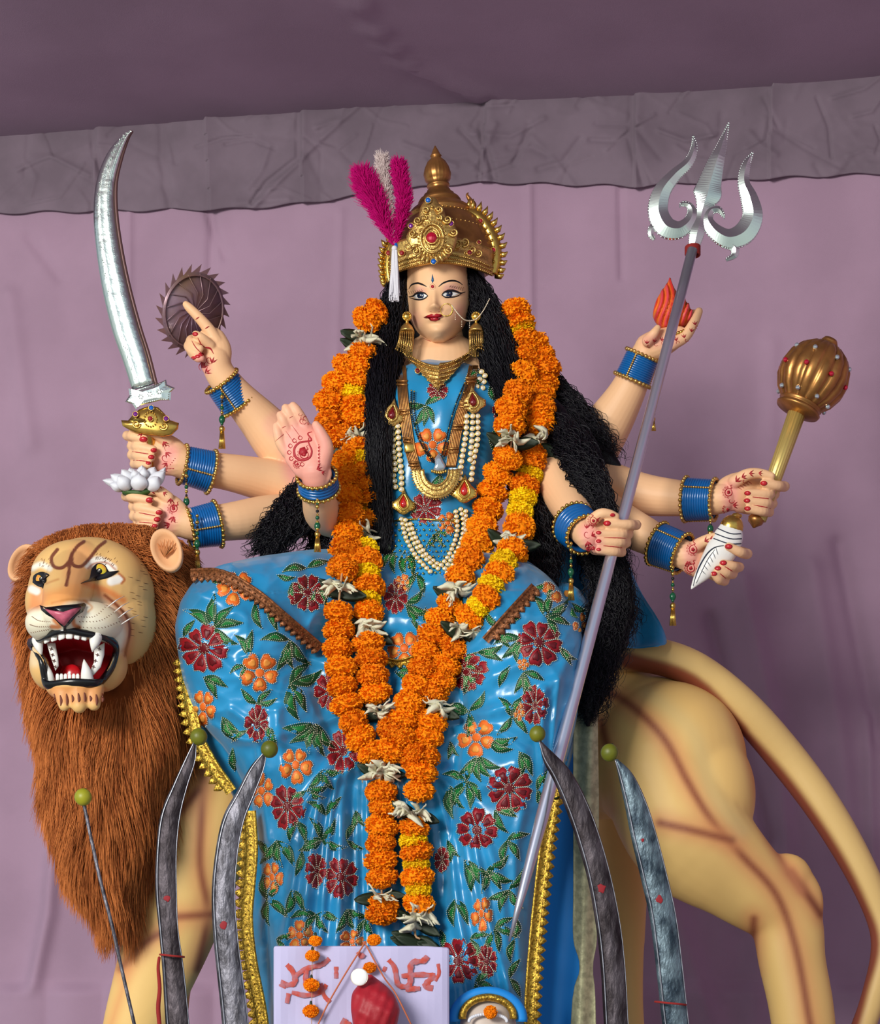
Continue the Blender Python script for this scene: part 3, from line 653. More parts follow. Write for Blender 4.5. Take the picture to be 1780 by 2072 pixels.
# ears
hd.limb([(955, 606, .0, 6), (958, 616, .0, 8), (955, 632, .0, 6)], 4, 14, rb=1.2); hd.limb([(820, 608, .0, 6), (818, 618, .0, 7), (821, 634, .0, 5)], 4, 14, rb=1.2)
hm = hd.mesh('head_tmp')
FS = Surf([hm])
ar = MB(); LB = ar.limb
LB([(892, 655, .02, 46), (893, 690, .03, 49), (892, 720, .03, 51), (892, 740, .04, 60), (892, 758, .05, 90)], 5, 40, rb=.85)
LB([(760, 860, .04, 60), (892, 790, .06, 90), (1030, 860, .04, 60)], 4, 24)
arms = {
 'disc': [(720, 960, .12, 56), (630, 945, .10, 56), (575, 905, .06, 54), (520, 845, .02, 42), (475, 795, -.02, 33), (445, 755, -.04, 30), (436, 728, -.05, 30)],
 'sword': [(720, 960, .08, 50), (630, 990, .06, 50), (540, 972, .02, 43), (470, 957, -.03, 37), (400, 946, -.07, 33), (360, 935, -.09, 30)],
 'lotus': [(720, 1010, .02, 48), (630, 1040, .0, 46), (540, 1046, -.06, 43), (470, 1055, -.12, 38), (400, 1062, -.16, 33), (365, 1055, -.17, 30)],
 'bless': [(730, 960, -.02, 46), (690, 1040, -.1, 42), (655, 1040, -.2, 38), (645, 1010, -.30, 34), (640, 975, -.36, 29), (636, 952, -.38, 30)],
 'trident': [(1050, 900, -.02, 50), (1110, 945, -.06, 42), (1140, 1000, -.12, 42), (1165, 1045, -.22, 36), (1178, 1070, -.29, 30), (1192, 1085, -.33, 29)],
 'conch': [(1080, 940, .0, 50), (1180, 1010, .0, 46), (1250, 1055, -.05, 42), (1310, 1086, -.1, 36), (1360, 1112, -.14, 30), (1390, 1125, -.16, 29)],
 'mace': [(1080, 930, .08, 52), (1190, 965, .06, 46), (1290, 998, .03, 42), (1370, 1008, -.01, 36), (1430, 1012, -.04, 31), (1462, 1008, -.06, 30)],
 'flame': [(1090, 950, .14, 60), (1170, 940, .14, 56), (1222, 870, .1, 50), (1265, 800, .06, 38), (1293, 740, .03, 31), (1312, 705, .01, 28)]}
for a in arms.values(): LB(a, 5, 28)
def fist(palm, fingers, thumb, yy, sgn):   # sgn -1: fingers towards the left
    LB(palm, 4, 22, rb=.62)
    for (xt, yt), (xk, yk), r in fingers:
        LB([(xt+sgn*(-8), yt, yy+.035, r), (xk-sgn*(-3)*1-sgn*6, yk, yy+.03, r), (xk-sgn*r*.75, yk, yy+.004, r), (xk-sgn*r*1.5, yk+(yt-yk)*.2, yy-.028, r*.98), (xt, yt, yy-.042, r*.82)], 4, 14)
    LB(thumb, 4, 14)
fist([(366, 936, -.09, 31), (345, 925, -.09, 40), (318, 915, -.08, 42), (300, 915, -.07, 36)], [((292, 888), (256, 882), 10), ((310, 910), (266, 903), 10.5), ((306, 926), (266, 921), 10.5), ((300, 941), (270, 939), 9.5)],
     [(340, 895, -.11, 13), (312, 875, -.13, 11), (285, 872, -.13, 9), (268, 874, -.12, 8)], -.10, -1)
fist([(366, 1056, -.17, 31), (345, 1044, -.17, 40), (322, 1036, -.16, 42), (302, 1036, -.15, 36)], [((303, 1012), (254, 1005), 10), ((322, 1036), (269, 1026), 10.5), ((318, 1052), (270, 1045), 10.5), ((313, 1066), (276, 1062), 9.5)],
     [(340, 1008, -.19, 13), (318, 992, -.2, 11), (295, 994, -.2, 9), (280, 999, -.2, 8)], -.18, -1)
fist([(1192, 1086, -.33, 29), (1200, 1085, -.33, 36), (1222, 1084, -.32, 38), (1240, 1086, -.31, 34)], [((1228, 1060), (1287, 1062), 10.5), ((1211, 1080), (1271, 1081), 10.5), ((1211, 1097), (1267, 1098), 10.5), ((1211, 1113), (1258, 1117), 10)],
     [(1196, 1055, -.36, 13), (1214, 1040, -.38, 11), (1232, 1040, -.38, 9.5), (1246, 1045, -.375, 7.5)], -.335, 1)
fist([(1388, 1125, -.16, 29), (1400, 1128, -.16, 36), (1420, 1132, -.15, 38), (1440, 1132, -.13, 32)], [((1474, 1106), (1513, 1120), 10.5), ((1463, 1140), (1497, 1147), 10), ((1452, 1152), (1484, 1161), 10), ((1445, 1162), (1468, 1175), 9.5)],
     [(1402, 1108, -.19, 13), (1425, 1094, -.21, 11), (1445, 1087, -.22, 9.5), (1463, 1087, -.22, 7.5)], -.21, 1)
fist([(1462, 1008, -.06, 30), (1478, 1000, -.06, 38), (1500, 997, -.05, 42), (1520, 1000, -.04, 36)], [((1545, 978), (1588, 984), 10.5), ((1513, 998), (1567, 1000), 10.5), ((1512, 1014), (1563, 1019), 10.5), ((1513, 1030), (1557, 1036), 10)],
     [(1486, 975, -.09, 14), (1512, 960, -.11, 12), (1538, 958, -.11, 10), (1560, 963, -.11, 8)], -.07, 1)
# pointing hand under the disc
LB([(436, 735, -.05, 31), (434, 712, -.05, 35), (428, 695, -.05, 33)], 4, 22, rb=.65)
LB([(437, 692, -.06, 16), (421, 665, -.07, 12.5), (401, 641, -.08, 10.5), (382, 622, -.085, 9), (376, 616, -.085, 7)], 4, 14)
for (x, y) in ((388, 690), (384, 700), (390, 710)): LB([(428, y, -.04, 11), (x+2, y-2, -.06, 11), (x, y+4, -.085, 10.5), (x+10, y+14, -.105, 9), (x+17, y+15, -.108, 7.5)], 4, 14)
LB([(425, 700, -.08, 12), (408, 684, -.10, 10), (396, 677, -.105, 8)], 4, 12)
# blessing palm
LB([(640, 958, -.38, 32), (632, 940, -.39, 42), (620, 912, -.39, 48), (606, 892, -.39, 42)], 5, 26, rb=.42)
for pts in ([(580, 915, -.39, 12), (568, 896, -.395, 11.5), (562, 876, -.40, 10.5), (559, 862, -.40, 8)], [(592, 895, -.39, 13), (581, 872, -.395, 12), (572, 850, -.405, 11), (567, 840, -.405, 8.5)],
            [(606, 885, -.39, 13), (596, 860, -.395, 12.5), (584, 836, -.405, 11), (578, 826, -.405, 9)], [(622, 882, -.39, 13), (613, 856, -.395, 12.5), (600, 832, -.405, 11), (593, 822, -.405, 9)],
            [(652, 935, -.39, 18), (660, 905, -.41, 15), (648, 876, -.42, 12), (639, 860, -.42, 8.5)]): LB(pts, 4, 16)
# cupped hand below the flame
LB([(1312, 704, .01, 29), (1330, 697, .0, 30), (1352, 688, -.01, 26), (1372, 680, -.01, 20)], 4, 20, rb=1.)
for k, (a, b) in enumerate((((1404, 652), (1414, 630)), ((1396, 655), (1404, 634)))): LB([(1360, 694, -.03+.05*k, 15), (1386, 680, -.03+.05*k, 12), (a[0], a[1], -.03+.05*k, 10), (b[0], b[1], -.03+.05*k, 8)], 4, 14)
LB([(1360, 694, .05, 14), (1384, 682, .06, 11), (1398, 658, .06, 9), (1402, 640, .06, 7)], 4, 12); LB([(1350, 694, .08, 13), (1370, 684, .09, 10), (1385, 665, .09, 8)], 4, 12); LB([(1310, 690, -.04, 12), (1322, 676, -.06, 10), (1330, 664, -.06, 7)], 4, 12)
am = fuse(ar, .0030, 2, .5)
def merge(a, b):
    bm_ = bmesh.new(); bm_.from_mesh(a); bm_.from_mesh(b); me = bpy.data.meshes.new('statue_body'); bm_.to_mesh(me); bm_.free(); return me
AS = Surf([am])
skin = merge(am, hm); skin.polygons.foreach_set('use_smooth', [True]*len(skin.polygons))
v = getv(skin); px, py = topx(v); col = np.tile(lin(SK), (len(v), 1)); one = (v[:, 1] < 9)
PK = (240, 160, 150)
for ln, w_, s_, k in (([(345, 915), (330, 945)], 6, 26, .8), ([(345, 1035), (335, 1062)], 6, 26, .8), ([(1190, 1075), (1200, 1100)], 8, 24, .8), ([(1400, 1115), (1400, 1145)], 8, 22, .7), ([(1478, 990), (1480, 1025)], 8, 24, .7), ([(620, 900), (625, 945)], 40, 30, .75),
                      ([(415, 745), (408, 728)], 6, 16, .7), ([(560, 860), (600, 830)], 20, 20, .4), ([(1310, 690), (1360, 690)], 6, 20, .5)): brush(col, px, py, ln, w_, s_, PK, k)
hy = (v[:, 1] < 0).astype(float)
brush(col, px, py, [(838, 640), (840, 650)], 4, 20, (242, 172, 156), .5, hy); brush(col, px, py, [(928, 628), (930, 640)], 4, 22, (242, 172, 156), .5, hy); brush(col, px, py, [(848, 588), (852, 590)], 4, 12, (238, 170, 170), .5, hy); brush(col, px, py, [(905, 583), (918, 583)], 4, 12, (238, 170, 170), .5, hy)
paint(skin, col); skin.materials.append(M_skin); gb = link(bpy.data.objects.new('body', skin), god)
# face details
def part_line(name, lines, m, parent=gb, surf=FS, off=.0008):
    q = MB()
    for pts, w_ in lines: dline(q, surf, pts, w_, off)
    return obj(name, q, m, parent, recalc=False)
part_line('eyebrow', [([(827, 585), (833, 576), (845, 573), (855, 576), (863, 580)], 4.4)], M_black)
part_line('eyebrow', [([(887, 580), (898, 572), (913, 568), (926, 570), (935, 576)], 4.6)], M_black)
for eye, (ix, iy, ir), liner, lower, lash in (
    ([(835, 600), (841, 595), (849, 593), (858, 594), (865, 598), (859, 603), (850, 605), (841, 604)], (851, 598.5, 7), [(828, 600), (836, 599), (842, 594), (850, 592), (859, 593), (866, 599)], [(829, 602), (840, 606), (851, 607), (860, 604), (866, 599)], (830, 596, -1)),
    ([(894, 596), (901, 591), (910, 589), (920, 590), (931, 593), (922, 598), (911, 600), (901, 600)], (908, 594.5, 7.4), [(893, 597), (900, 590), (910, 588), (921, 589), (931, 593), (940, 591)], [(893, 597), (901, 602), (912, 602), (923, 600), (933, 594)], (934, 588, 1))):
    q = MB(); dpoly(q, FS, eye, .0008, 0, 2); e = obj('eye', q, M_white, gb, recalc=False)
    for nm, r, mm, off in (('iris', ir, mat('iris_blue', (36, 62, 100), .2, rgb2=(14, 26, 48), nscale=200), .0014), ('pupil', ir*.5, M_black, .002), ('eye_glint', ir*.2, M_white, .0026)):
        q = MB(); ox = 1 if nm == 'eye_glint' else 0
        dpoly(q, FS, [(ix+ox+r*math.cos(t), max(iy-5.6, min(iy+5.6, iy-ox*1.5+r*math.sin(t)))) for t in np.linspace(0, 6.283, 14, endpoint=False)], off, 0, 1); obj(nm, q, mm, e, recalc=False)
    part_line('eyeliner', [(liner, 4.2), (lower, 3.0)], M_black, e, off=.0022)
    lx, ly_, sg = lash; part_line('eyelashes', [([(lx-sg*k*4.2, ly_-k*1.2), (lx-sg*k*4.2+sg*3.5, ly_-7-k*.6)], .7) for k in range(7)], mat('lash', (90, 60, 40), .6), e)
    c0 = eye[2]; part_line('eyelid_crease', [([(eye[0][0]+2, eye[0][1]-5), (c0[0], c0[1]-4.5), (eye[4][0]-3, eye[4][1]-4)], .9)], mat('crease', (176, 110, 90), .6), e)
q = MB(); dpoly(q, FS, [(859, 641), (866, 638), (873, 636), (878, 637.5), (883, 635.5), (889, 636), (895, 637), (890, 641), (879, 643), (867, 642)], .0016, 0, 2); dpoly(q, FS, [(866, 642.5), (879, 644), (891, 641), (889, 646.5), (880, 649.5), (871, 648)], .0018, 0, 2)
obj('lips', q, M_lip, gb, recalc=False)
part_line('lip_line', [([(858, 641), (868, 642.5), (879, 643.6), (890, 641), (896, 637)], .9)], M_garnet, off=.003)
q = MB(); dpoly(q, FS, [(875+3.2*math.cos(t), 580+3.2*math.sin(t)) for t in np.linspace(0, 6.28, 12, endpoint=False)], .0016, 0, 1); dpoly(q, FS, [(874.5, 555), (876.5, 562), (877.5, 568), (875, 573), (872.5, 568), (873.5, 562)], .0014, 1, 1); beads(q, FS, [(875+5.5*math.cos(t), 580+5.5*math.sin(t)) for t in np.linspace(0, 6.28, 10, endpoint=False)], 2.4, .7, .001, 2, True)
obj('bindi', q, [M_red, mat('bindi_blue', (30, 90, 140), .3), mat('crease')], gb, recalc=False)
part_line('nostril', [([(869, 629), (873, 630.5)], 2)], mat('crease')); part_line('nostril', [([(885, 630.5), (889, 629)], 2)], mat('crease'))
part_line('chin_line', [([(855, 684), (870, 690.5), (885, 691.5), (905, 689), (926, 679)], 1.2)], M_red, surf=Surf([am]))
# henna and nails on the hands
HN = MB(); NL = MB()
def paisley(x, y, s_, rot=0.):
    ca, sa = math.cos(rot), math.sin(rot); T = lambda pts: [(x+s_*(a*ca-b*sa), y+s_*(a*sa+b*ca)) for a, b in pts]
    dline(HN, AS, T([(.1, -1.2), (-.1, -1.), (.25, -.7), (-.35, -.35), (-.55, .1), (-.35, .55), (.1, .65), (.5, .35), (.5, -.1), (.15, -.5), (.05, -.8)]), s_*.17)
    dpoly(HN, AS, T([(-.25, .0), (.0, -.2), (.3, .1), (.1, .4), (-.2, .35)]), .0008, 0, 1)
    for k in range(7):
        a = 1.2+k*.5; c0 = T([(-.05+.78*math.cos(a), .1+.82*math.sin(a))])[0]; r = s_*.13
        dline(HN, AS, [(c0[0]+r*math.cos(t), c0[1]+r*math.sin(t)) for t in (0, 1.5, 3, 4.5, 6.2)], s_*.07, sub=2)
def sprig(x, y, s_, rot=0.):
    for k in (-1, 0, 1):
        a = rot+k*.6; dpoly(HN, AS, [(x, y), (x+s_*.5*math.cos(a-.25), y+s_*.5*math.sin(a-.25)), (x+s_*math.cos(a), y+s_*math.sin(a)), (x+s_*.5*math.cos(a+.25), y+s_*.5*math.sin(a+.25))], .0008, 0, 1)
def curl(x, y, s_, rot=0.):
    dline(HN, AS, [(x+s_*(1-t)*math.cos(rot+t*5), y+s_*(1-t)*math.sin(rot+t*5)) for t in np.linspace(0, .85, 8)], s_*.16)
def dots(pts):
    for x, y in pts: dpoly(HN, AS, [(x+1.1*math.cos(t), y+1.1*math.sin(t)) for t in (0, 1.3, 2.5, 3.8, 5)], .0008, 0, 1)
paisley(614, 910, 33, .35); paisley(616, 918, 15, .35); paisley(602, 938, 10, 0); sprig(640, 950, 13, -.4); sprig(650, 955, 9, .3); curl(612, 850, 9, 1); curl(618, 845, 6, 2)
for k in range(6): dots([(592+k*1.5, 930-k*7), (645, 900+k*7)]); sprig(643, 905+k*7, 6, .2)
for k in range(4): curl(606+k*5, 838+k*7, 5, k)
for ln in ([(557, 893), (574, 878)], [(570, 866), (578, 862)], [(585, 846), (592, 842)], [(578, 872), (592, 892)], [(590, 860), (606, 882)]): dline(HN, AS, ln, 1.1)
for (x, y, s_, r) in ((288, 876, 12, 2.6), (330, 893, 13, 1.), (322, 880, 9, 0), (335, 915, 13, .8), (338, 936, 12, 2.2), (330, 950, 10, .4)): sprig(x, y, s_, r)
for (x, y, s_, r) in ((310, 872, 10, 0), (340, 905, 9, 2), (334, 925, 10, 1)): curl(x, y, s_, r)
dots([(345+3*k, 940-4*k) for k in range(4)]+[(342+3*k, 948) for k in range(4)])
for (x, y, s_, r) in ((305, 993, 12, 0), (345, 1008, 12, 1.6), (350, 1020, 12, 1.2), (352, 1045, 14, 2.), (344, 1060, 14, 2.8), (330, 996, 10, .6)): sprig(x, y, s_, r)
paisley(352, 1028, 13, .6); curl(355, 1050, 8, 1); curl(325, 990, 8, 2)
for (x, y, s_, r) in ((1188, 1095, 15, 1.3), (1200, 1105, 15, 1.7), (1196, 1085, 12, -.6), (1185, 1108, 12, .4), (1206, 1052, 10, 0), (1186, 1070, 10, -1.4)): sprig(x, y, s_, r)
paisley(1200, 1052, 12, -.3); curl(1188, 1080, 10, 1); curl(1196, 1068, 9, 3)
paisley(1402, 1110, 14, .1); paisley(1398, 1148, 14, .4); sprig(1425, 1096, 12, -.6); sprig(1436, 1090, 9, -.2); sprig(1390, 1135, 12, 1.3); sprig(1408, 1150, 12, .8)
paisley(1474, 995, 13, .4); paisley(1472, 1030, 12, -.3); sprig(1488, 975, 14, -.8); sprig(1500, 966, 12, -.4); sprig(1515, 958, 12, 0); sprig(1534, 957, 10, .1); sprig(1482, 1022, 12, 0); curl(1478, 1012, 8, 0); curl(1506, 972, 8, 0)
for k in range(5): dline(HN, AS, [(1492+k*5, 985-k*3), (1500+k*5, 991-k*3)], 1.)
sprig(408, 745, 16, -1); sprig(415, 755, 14, -.6); sprig(428, 735, 14, -1.2); curl(424, 727, 10, 1); dline(HN, AS, [(400, 683), (410, 700), (425, 705), (432, 716)], 4); curl(412, 740, 12, 2); sprig(405, 760, 12, .8)
for x, y in ((1308, 696), (1322, 693), (1338, 690), (1352, 691), (1368, 690), (1384, 684), (1398, 672), (1406, 658)): sprig(x, y, 9, -1.8+random.random()); curl(x+4, y+3, 5, random.random()*6)
for ln in ([(268, 914), (300, 919)], [(270, 931), (298, 934)], [(273, 1036), (314, 1044)], [(275, 1056), (310, 1059)], [(1265, 1089), (1222, 1088)], [(1258, 1108), (1220, 1104)], [(1563, 1010), (1522, 1006)], [(1558, 1028), (1524, 1022)], [(1482, 1156), (1466, 1146)], [(1468, 1170), (1456, 1160)],
           [(388, 690), (396, 703), (408, 716)], [(396, 646), (403, 641)], [(415, 665), (423, 660)]): dline(HN, AS, ln, 2.2, .0015)
obj('henna', HN, M_red, gb, recalc=False)['kind'] = 'stuff'
for x, y, a in ((290, 889, 1.4), (311, 911, 1.1), (306, 925, 1.1), (300, 937, .9), (303, 1012, 1.4), (322, 1037, 1.2), (318, 1051, 1.2), (313, 1064, 1), (1228, 1059, 1.3), (1211, 1078, .9), (1211, 1095, .9), (1211, 1112, .8), (1239, 1042, .9), (1474, 1106, 1.3), (1463, 1139, 1.2), (1452, 1150, 1.1), (1444, 1161, 1.1), (1545, 978, 1.2), (1512, 998, 1.1), (1511, 1013, 1.1), (1512, 1029, 1.1), (392, 724, .9), (400, 721, .9), (407, 717, 1), (395, 676, 1), (1462, 1083, .8), (1376, 612, 0)):
    if not a: continue
    q = MB(); ok = dpoly(q, AS, [(x+5.8*a*math.cos(t), y+3.9*a*math.sin(t)) for t in np.linspace(0, 6.283, 12, endpoint=False)], .0011, 0, 2)
    if ok: obj('nail', q, M_nail, gb, recalc=False)

# sari
sb = MB()
rowloft(sb, [(742, 850, 935, .05, .08), (752, 815, 962, .04, .11), (770, 786, 990, .02, .14), (820, 765, 1020, .0, .17), (900, 762, 1022, .0, .18), (1000, 765, 1010, .0, .16), (1100, 768, 995, .0, .155), (1180, 740, 1040, -.02, .19), (1250, 700, 1100, -.02, .22)], 60, 4)
sb.limb([(1000, 830, .03, 60), (1070, 870, .03, 60), (1100, 930, .02, 48)], 4, 20); sb.limb([(790, 830, .03, 60), (720, 870, .03, 60), (690, 930, .03, 50)], 4, 20)
# legs
sb.limb([(820, 1240, -.02, 120), (680, 1230, -.14, 118), (560, 1248, -.26, 124), (490, 1275, -.32, 136)], 5, 30)
sb.limb([(490, 1275, -.32, 136), (505, 1380, -.32, 128), (560, 1480, -.32, 108), (620, 1640, -.30, 105), (650, 1900, -.28, 110), (660, 2200, -.26, 115), (660, 2640, -.2, 118)], 5, 30)
sb.limb([(940, 1240, -.05, 130), (1010, 1260, -.2, 134), (1050, 1310, -.34, 132)], 5, 30)
sb.limb([(1050, 1310, -.34, 132), (1050, 1450, -.36, 116), (1020, 1600, -.35, 104), (990, 1800, -.32, 98), (970, 2100, -.3, 102), (960, 2640, -.2, 110)], 5, 30)
rowloft(sb, [(1180, 640, 1120, .0, .15), (1260, 480, 1160, -.08, .22), (1360, 440, 1165, -.14, .22), (1480, 470, 1140, -.16, .22), (1600, 500, 1110, -.18, .2), (1800, 504, 1090, -.18, .19), (2000, 520, 1072, -.18, .19), (2300, 540, 1080, -.17, .2), (2640, 540, 1080, -.15, .2)], 60, 4, power=3)
# right-hand outline by the trident and the hem on the left knee
sb.limb([(1130, 1240, -.12, 62), (1148, 1330, -.14, 52), (1142, 1430, -.16, 40), (1120, 1540, -.2, 34)], 5, 20)
sb.limb([(395, 1240, -.22, 46), (400, 1340, -.23, 44), (440, 1450, -.25, 44), (490, 1560, -.26, 40), (530, 1680, -.24, 26)], 5, 20)
sari = fuse(sb, .0062, 9, .55)
v = getv(sari); nrm = getn(sari); px, py = topx(v); fr = np.clip(-nrm[:, 1]*2, 0, 1)*(py > 1120)
fold = np.zeros(len(v))
def fo(ln, w_, a):
    global fold
    fold += a*np.exp(-(seg_dist(px, py, cr(ln, 5))/w_)**2)
for xb, am_, wk in ((552, .016, 10), (590, .026, 13), (634, .018, 8), (668, .030, 15), (712, .016, 9), (742, .022, 10), (790, .012, 12), (846, .020, 12), (884, .026, 10), (930, .014, 16), (972, .024, 12), (1016, .012, 9), (1040, .02, 10)):
    t = (xb-800)/250.; sx = 770+t*110
    fo([(sx, 1480+abs(t)*80), (sx+(xb-sx)*.40, 1640), (sx+(xb-sx)*.66+5*math.sin(xb), 1850), (xb, 2100), (xb, 2600)], wk, am_)
for ln, w_, a in (([(640, 1310), (560, 1290), (450, 1230), (380, 1190)], 16, .008), ([(650, 1400), (560, 1400), (470, 1360), (410, 1300)], 14, .010), ([(690, 1450), (600, 1480), (500, 1500), (430, 1470)], 10, .012), ([(640, 1520), (560, 1500), (470, 1440)], 9, .010), ([(690, 1350), (590, 1330), (490, 1330)], 10, .008),
                  ([(720, 1560), (620, 1620), (560, 1760), (530, 1900)], 12, .014), ([(560, 1440), (570, 1540), (590, 1700)], 12, .012), ([(520, 1480), (530, 1580), (545, 1700)], 8, .01),
                  ([(900, 1400), (980, 1380), (1080, 1330)], 14, .010), ([(910, 1450), (1000, 1440), (1100, 1400), (1150, 1340)], 12, .010), ([(900, 1560), (960, 1600), (1040, 1560)], 12, .010), ([(930, 1520), (940, 1560), (1000, 1600)], 8, .008), ([(1060, 1520), (1000, 1480), (930, 1480)], 9, .008),
                  ([(1100, 1400), (1095, 1500), (1100, 1600)], 8, .014), ([(1130, 1380), (1120, 1480), (1116, 1560)], 7, .012), ([(1060, 1620), (1040, 1750), (1050, 1950)], 10, .01), ([(960, 1640), (1010, 1800), (1030, 2000)], 12, .012), ([(760, 1260), (790, 1330), (780, 1450)], 14, -.03), ([(700, 1560), (770, 1500), (860, 1560)], 12, .01), ([(780, 1180), (700, 1230), (620, 1230)], 14, .008), ([(1010, 1180), (1000, 1250), (940, 1330)], 12, .01)): fo(ln, w_, a)
from mathutils import noise as _n
fi = np.nonzero(fr > .05)[0]; cmp_ = np.zeros(len(v))
cmp_[fi] = [(1-abs(_n.noise((a_*.011, b_*.016, 0))))**3*.010+(1-abs(_n.noise((a_*.03+9, b_*.02, 3))))**3*.004 for a_, b_ in zip(px[fi].tolist(), py[fi].tolist())]
fold *= 1.25; fold += cmp_*np.clip((1720-py)/300, .35, 1)
fold += .0015*np.sin(px*.07+py*.03)+.002*np.sin(px*.021-py*.08+1.3)
tr = (py <= 1200)*np.clip(-nrm[:, 1]*2, 0, 1)*(.006*np.sin((px+py*.6)*.055)+.003*np.sin((px-py*.3)*.11))
v[:, 1] -= fold*fr+tr; setv(sari, v)
sari.polygons.foreach_set('use_smooth', [True]*len(sari.polygons)); sari.materials.append(M_blue); sari.name = 'sari'
sa = link(bpy.data.objects.new('sari', sari), god); SS = Surf([sari]); SS.strict = True
def appl(name, polys, mats, outl=True, step=4., br=1.2):
    q = MB(); ok = False
    for poly, mi, off in polys:
        k_ = dpoly(q, SS, poly, off, mi, 2); ok = ok or k_
        if k_ and outl and mi != len(mats): beads(q, SS, poly, step, br, .003, len(mats), True, 2)
    if ok: obj(name, q, list(mats)+[M_bead], sa, recalc=False)
def leaf(x, y, a, L, wd=None, bend=.12):
    L *= 1.24; wd = wd or L*.36; ca, sa_ = math.cos(a), math.sin(a); pr = [(0, 0), (.18, .5), (.42, .95), (.66, .8), (.86, .4), (1, -.05), (.82, -.25), (.6, -.62), (.35, -.8), (.15, -.5)]
    T = lambda k: [(x+(u_ := L*(.5+(t-.5)*k))*ca-(b_ := wd*.5*s_*k+L*bend*math.sin(t*3.14))*sa_, y+u_*sa_+b_*ca) for t, s_ in pr]
    appl('embroidered_leaf', [(T(1.), 0, .0012), (T(.5), 1, .0024)], [M_green, M_green2, ])
def flower(x, y, r, kind='red', rot=0., sq=1.):
    n = 8 if kind == 'red' else 5; ma = [M_redf, M_redd] if kind == 'red' else [M_orf, M_orc]; po = []
    if kind == 'red': pr = [(.16, 0), (.45, .17), (.78, .29), (1, .2), (.95, 0), (1, -.2), (.78, -.29), (.45, -.17)]
    else: pr = [(.27, .12), (.52, .33), (.84, .38), (1., .18), (.92, 0), (1., -.18), (.84, -.38), (.52, -.33), (.27, -.12)]
    for k in range(n):
        a = rot+2*math.pi*k/n; ca, sa_ = math.cos(a), math.sin(a); rr = r*random.uniform(.88, 1.08)
        f = lambda kk: [(x+rr*((.55+(t-.55)*kk)*ca-s_*kk*sa_)*sq, y+rr*((.55+(t-.55)*kk)*sa_+s_*kk*ca)) for t, s_ in pr]
        po += [(f(1.), 0, .0014), (f(.5), 1, .0026)]
    po.append(([(x+r*.24*math.cos(t)*sq, y+r*.24*math.sin(t)) for t in np.linspace(0, 6.28, 10, endpoint=False)], 0 if kind != 'red' else 1, .003))
    q = MB()
    for i, (poly, mi, off) in enumerate(po):
        k_ = dpoly(q, SS, poly, off, mi, 2)
        if k_ and mi == 0: beads(q, SS, poly, 3.7, 1.4, .003, 2, True, 2)
    if q.n: obj('embroidered_flower', q, ma+[M_bead], sa, recalc=False)
for a in ((413, 1312, 48, 'red', .2), (520, 1465, 40, 'red', .9, .6), (668, 1400, 42, 'red', 0, .8), (695, 1520, 44, 'red', .3, .8), (582, 1632, 44, 'red', .3, .8), (640, 1762, 36, 'red', 1, .6), (690, 1775, 42, 'red', .2, .8), (1090, 1300, 46, 'red', .2), (945, 1360, 42, 'red', .5), (1082, 1428, 40, 'red', .6, .7), (1030, 1595, 48, 'red', .3),
          (965, 1680, 42, 'red', .1), (928, 1945, 44, 'red', 0), (622, 1200, 40, 'red', .4), (860, 1030, 34, 'red', .2), (800, 1210, 36, 'red', .1, .7), (885, 790, 22, 'red', 0), (1010, 830, 26, 'red', 0, .6), (985, 1945, 34, 'red', .4, .6), (895, 1740, 26, 'red', .3, .6), (1170, 1170, 38, 'red', .5), (1130, 1010, 34, 'red', .1),
          (525, 1362, 40, 'o', .3), (476, 1190, 36, 'o', .5), (598, 1548, 38, 'o', .2, .85), (530, 1600, 36, 'o', .7, .7), (412, 1430, 38, 'o', .4, .7), (965, 1492, 38, 'o', .4), (552, 1775, 34, 'o', .1, .6), (607, 1893, 32, 'o', .9, .8), (975, 1848, 36, 'o', .2, .6), (818, 1312, 36, 'o', .3), (905, 1058, 22, 'o', 0), (875, 900, 36, 'o', .3), (1130, 1190, 34, 'o', .6), (1172, 1262, 24, 'o', .3, .6), (712, 1905, 26, 'o', 0), (1058, 1345, 12, 'o', 0), (815, 1180, 18, 'o', 0), (1050, 1440, 20, 'o', .2, .6)): flower(*a)
D = math.radians
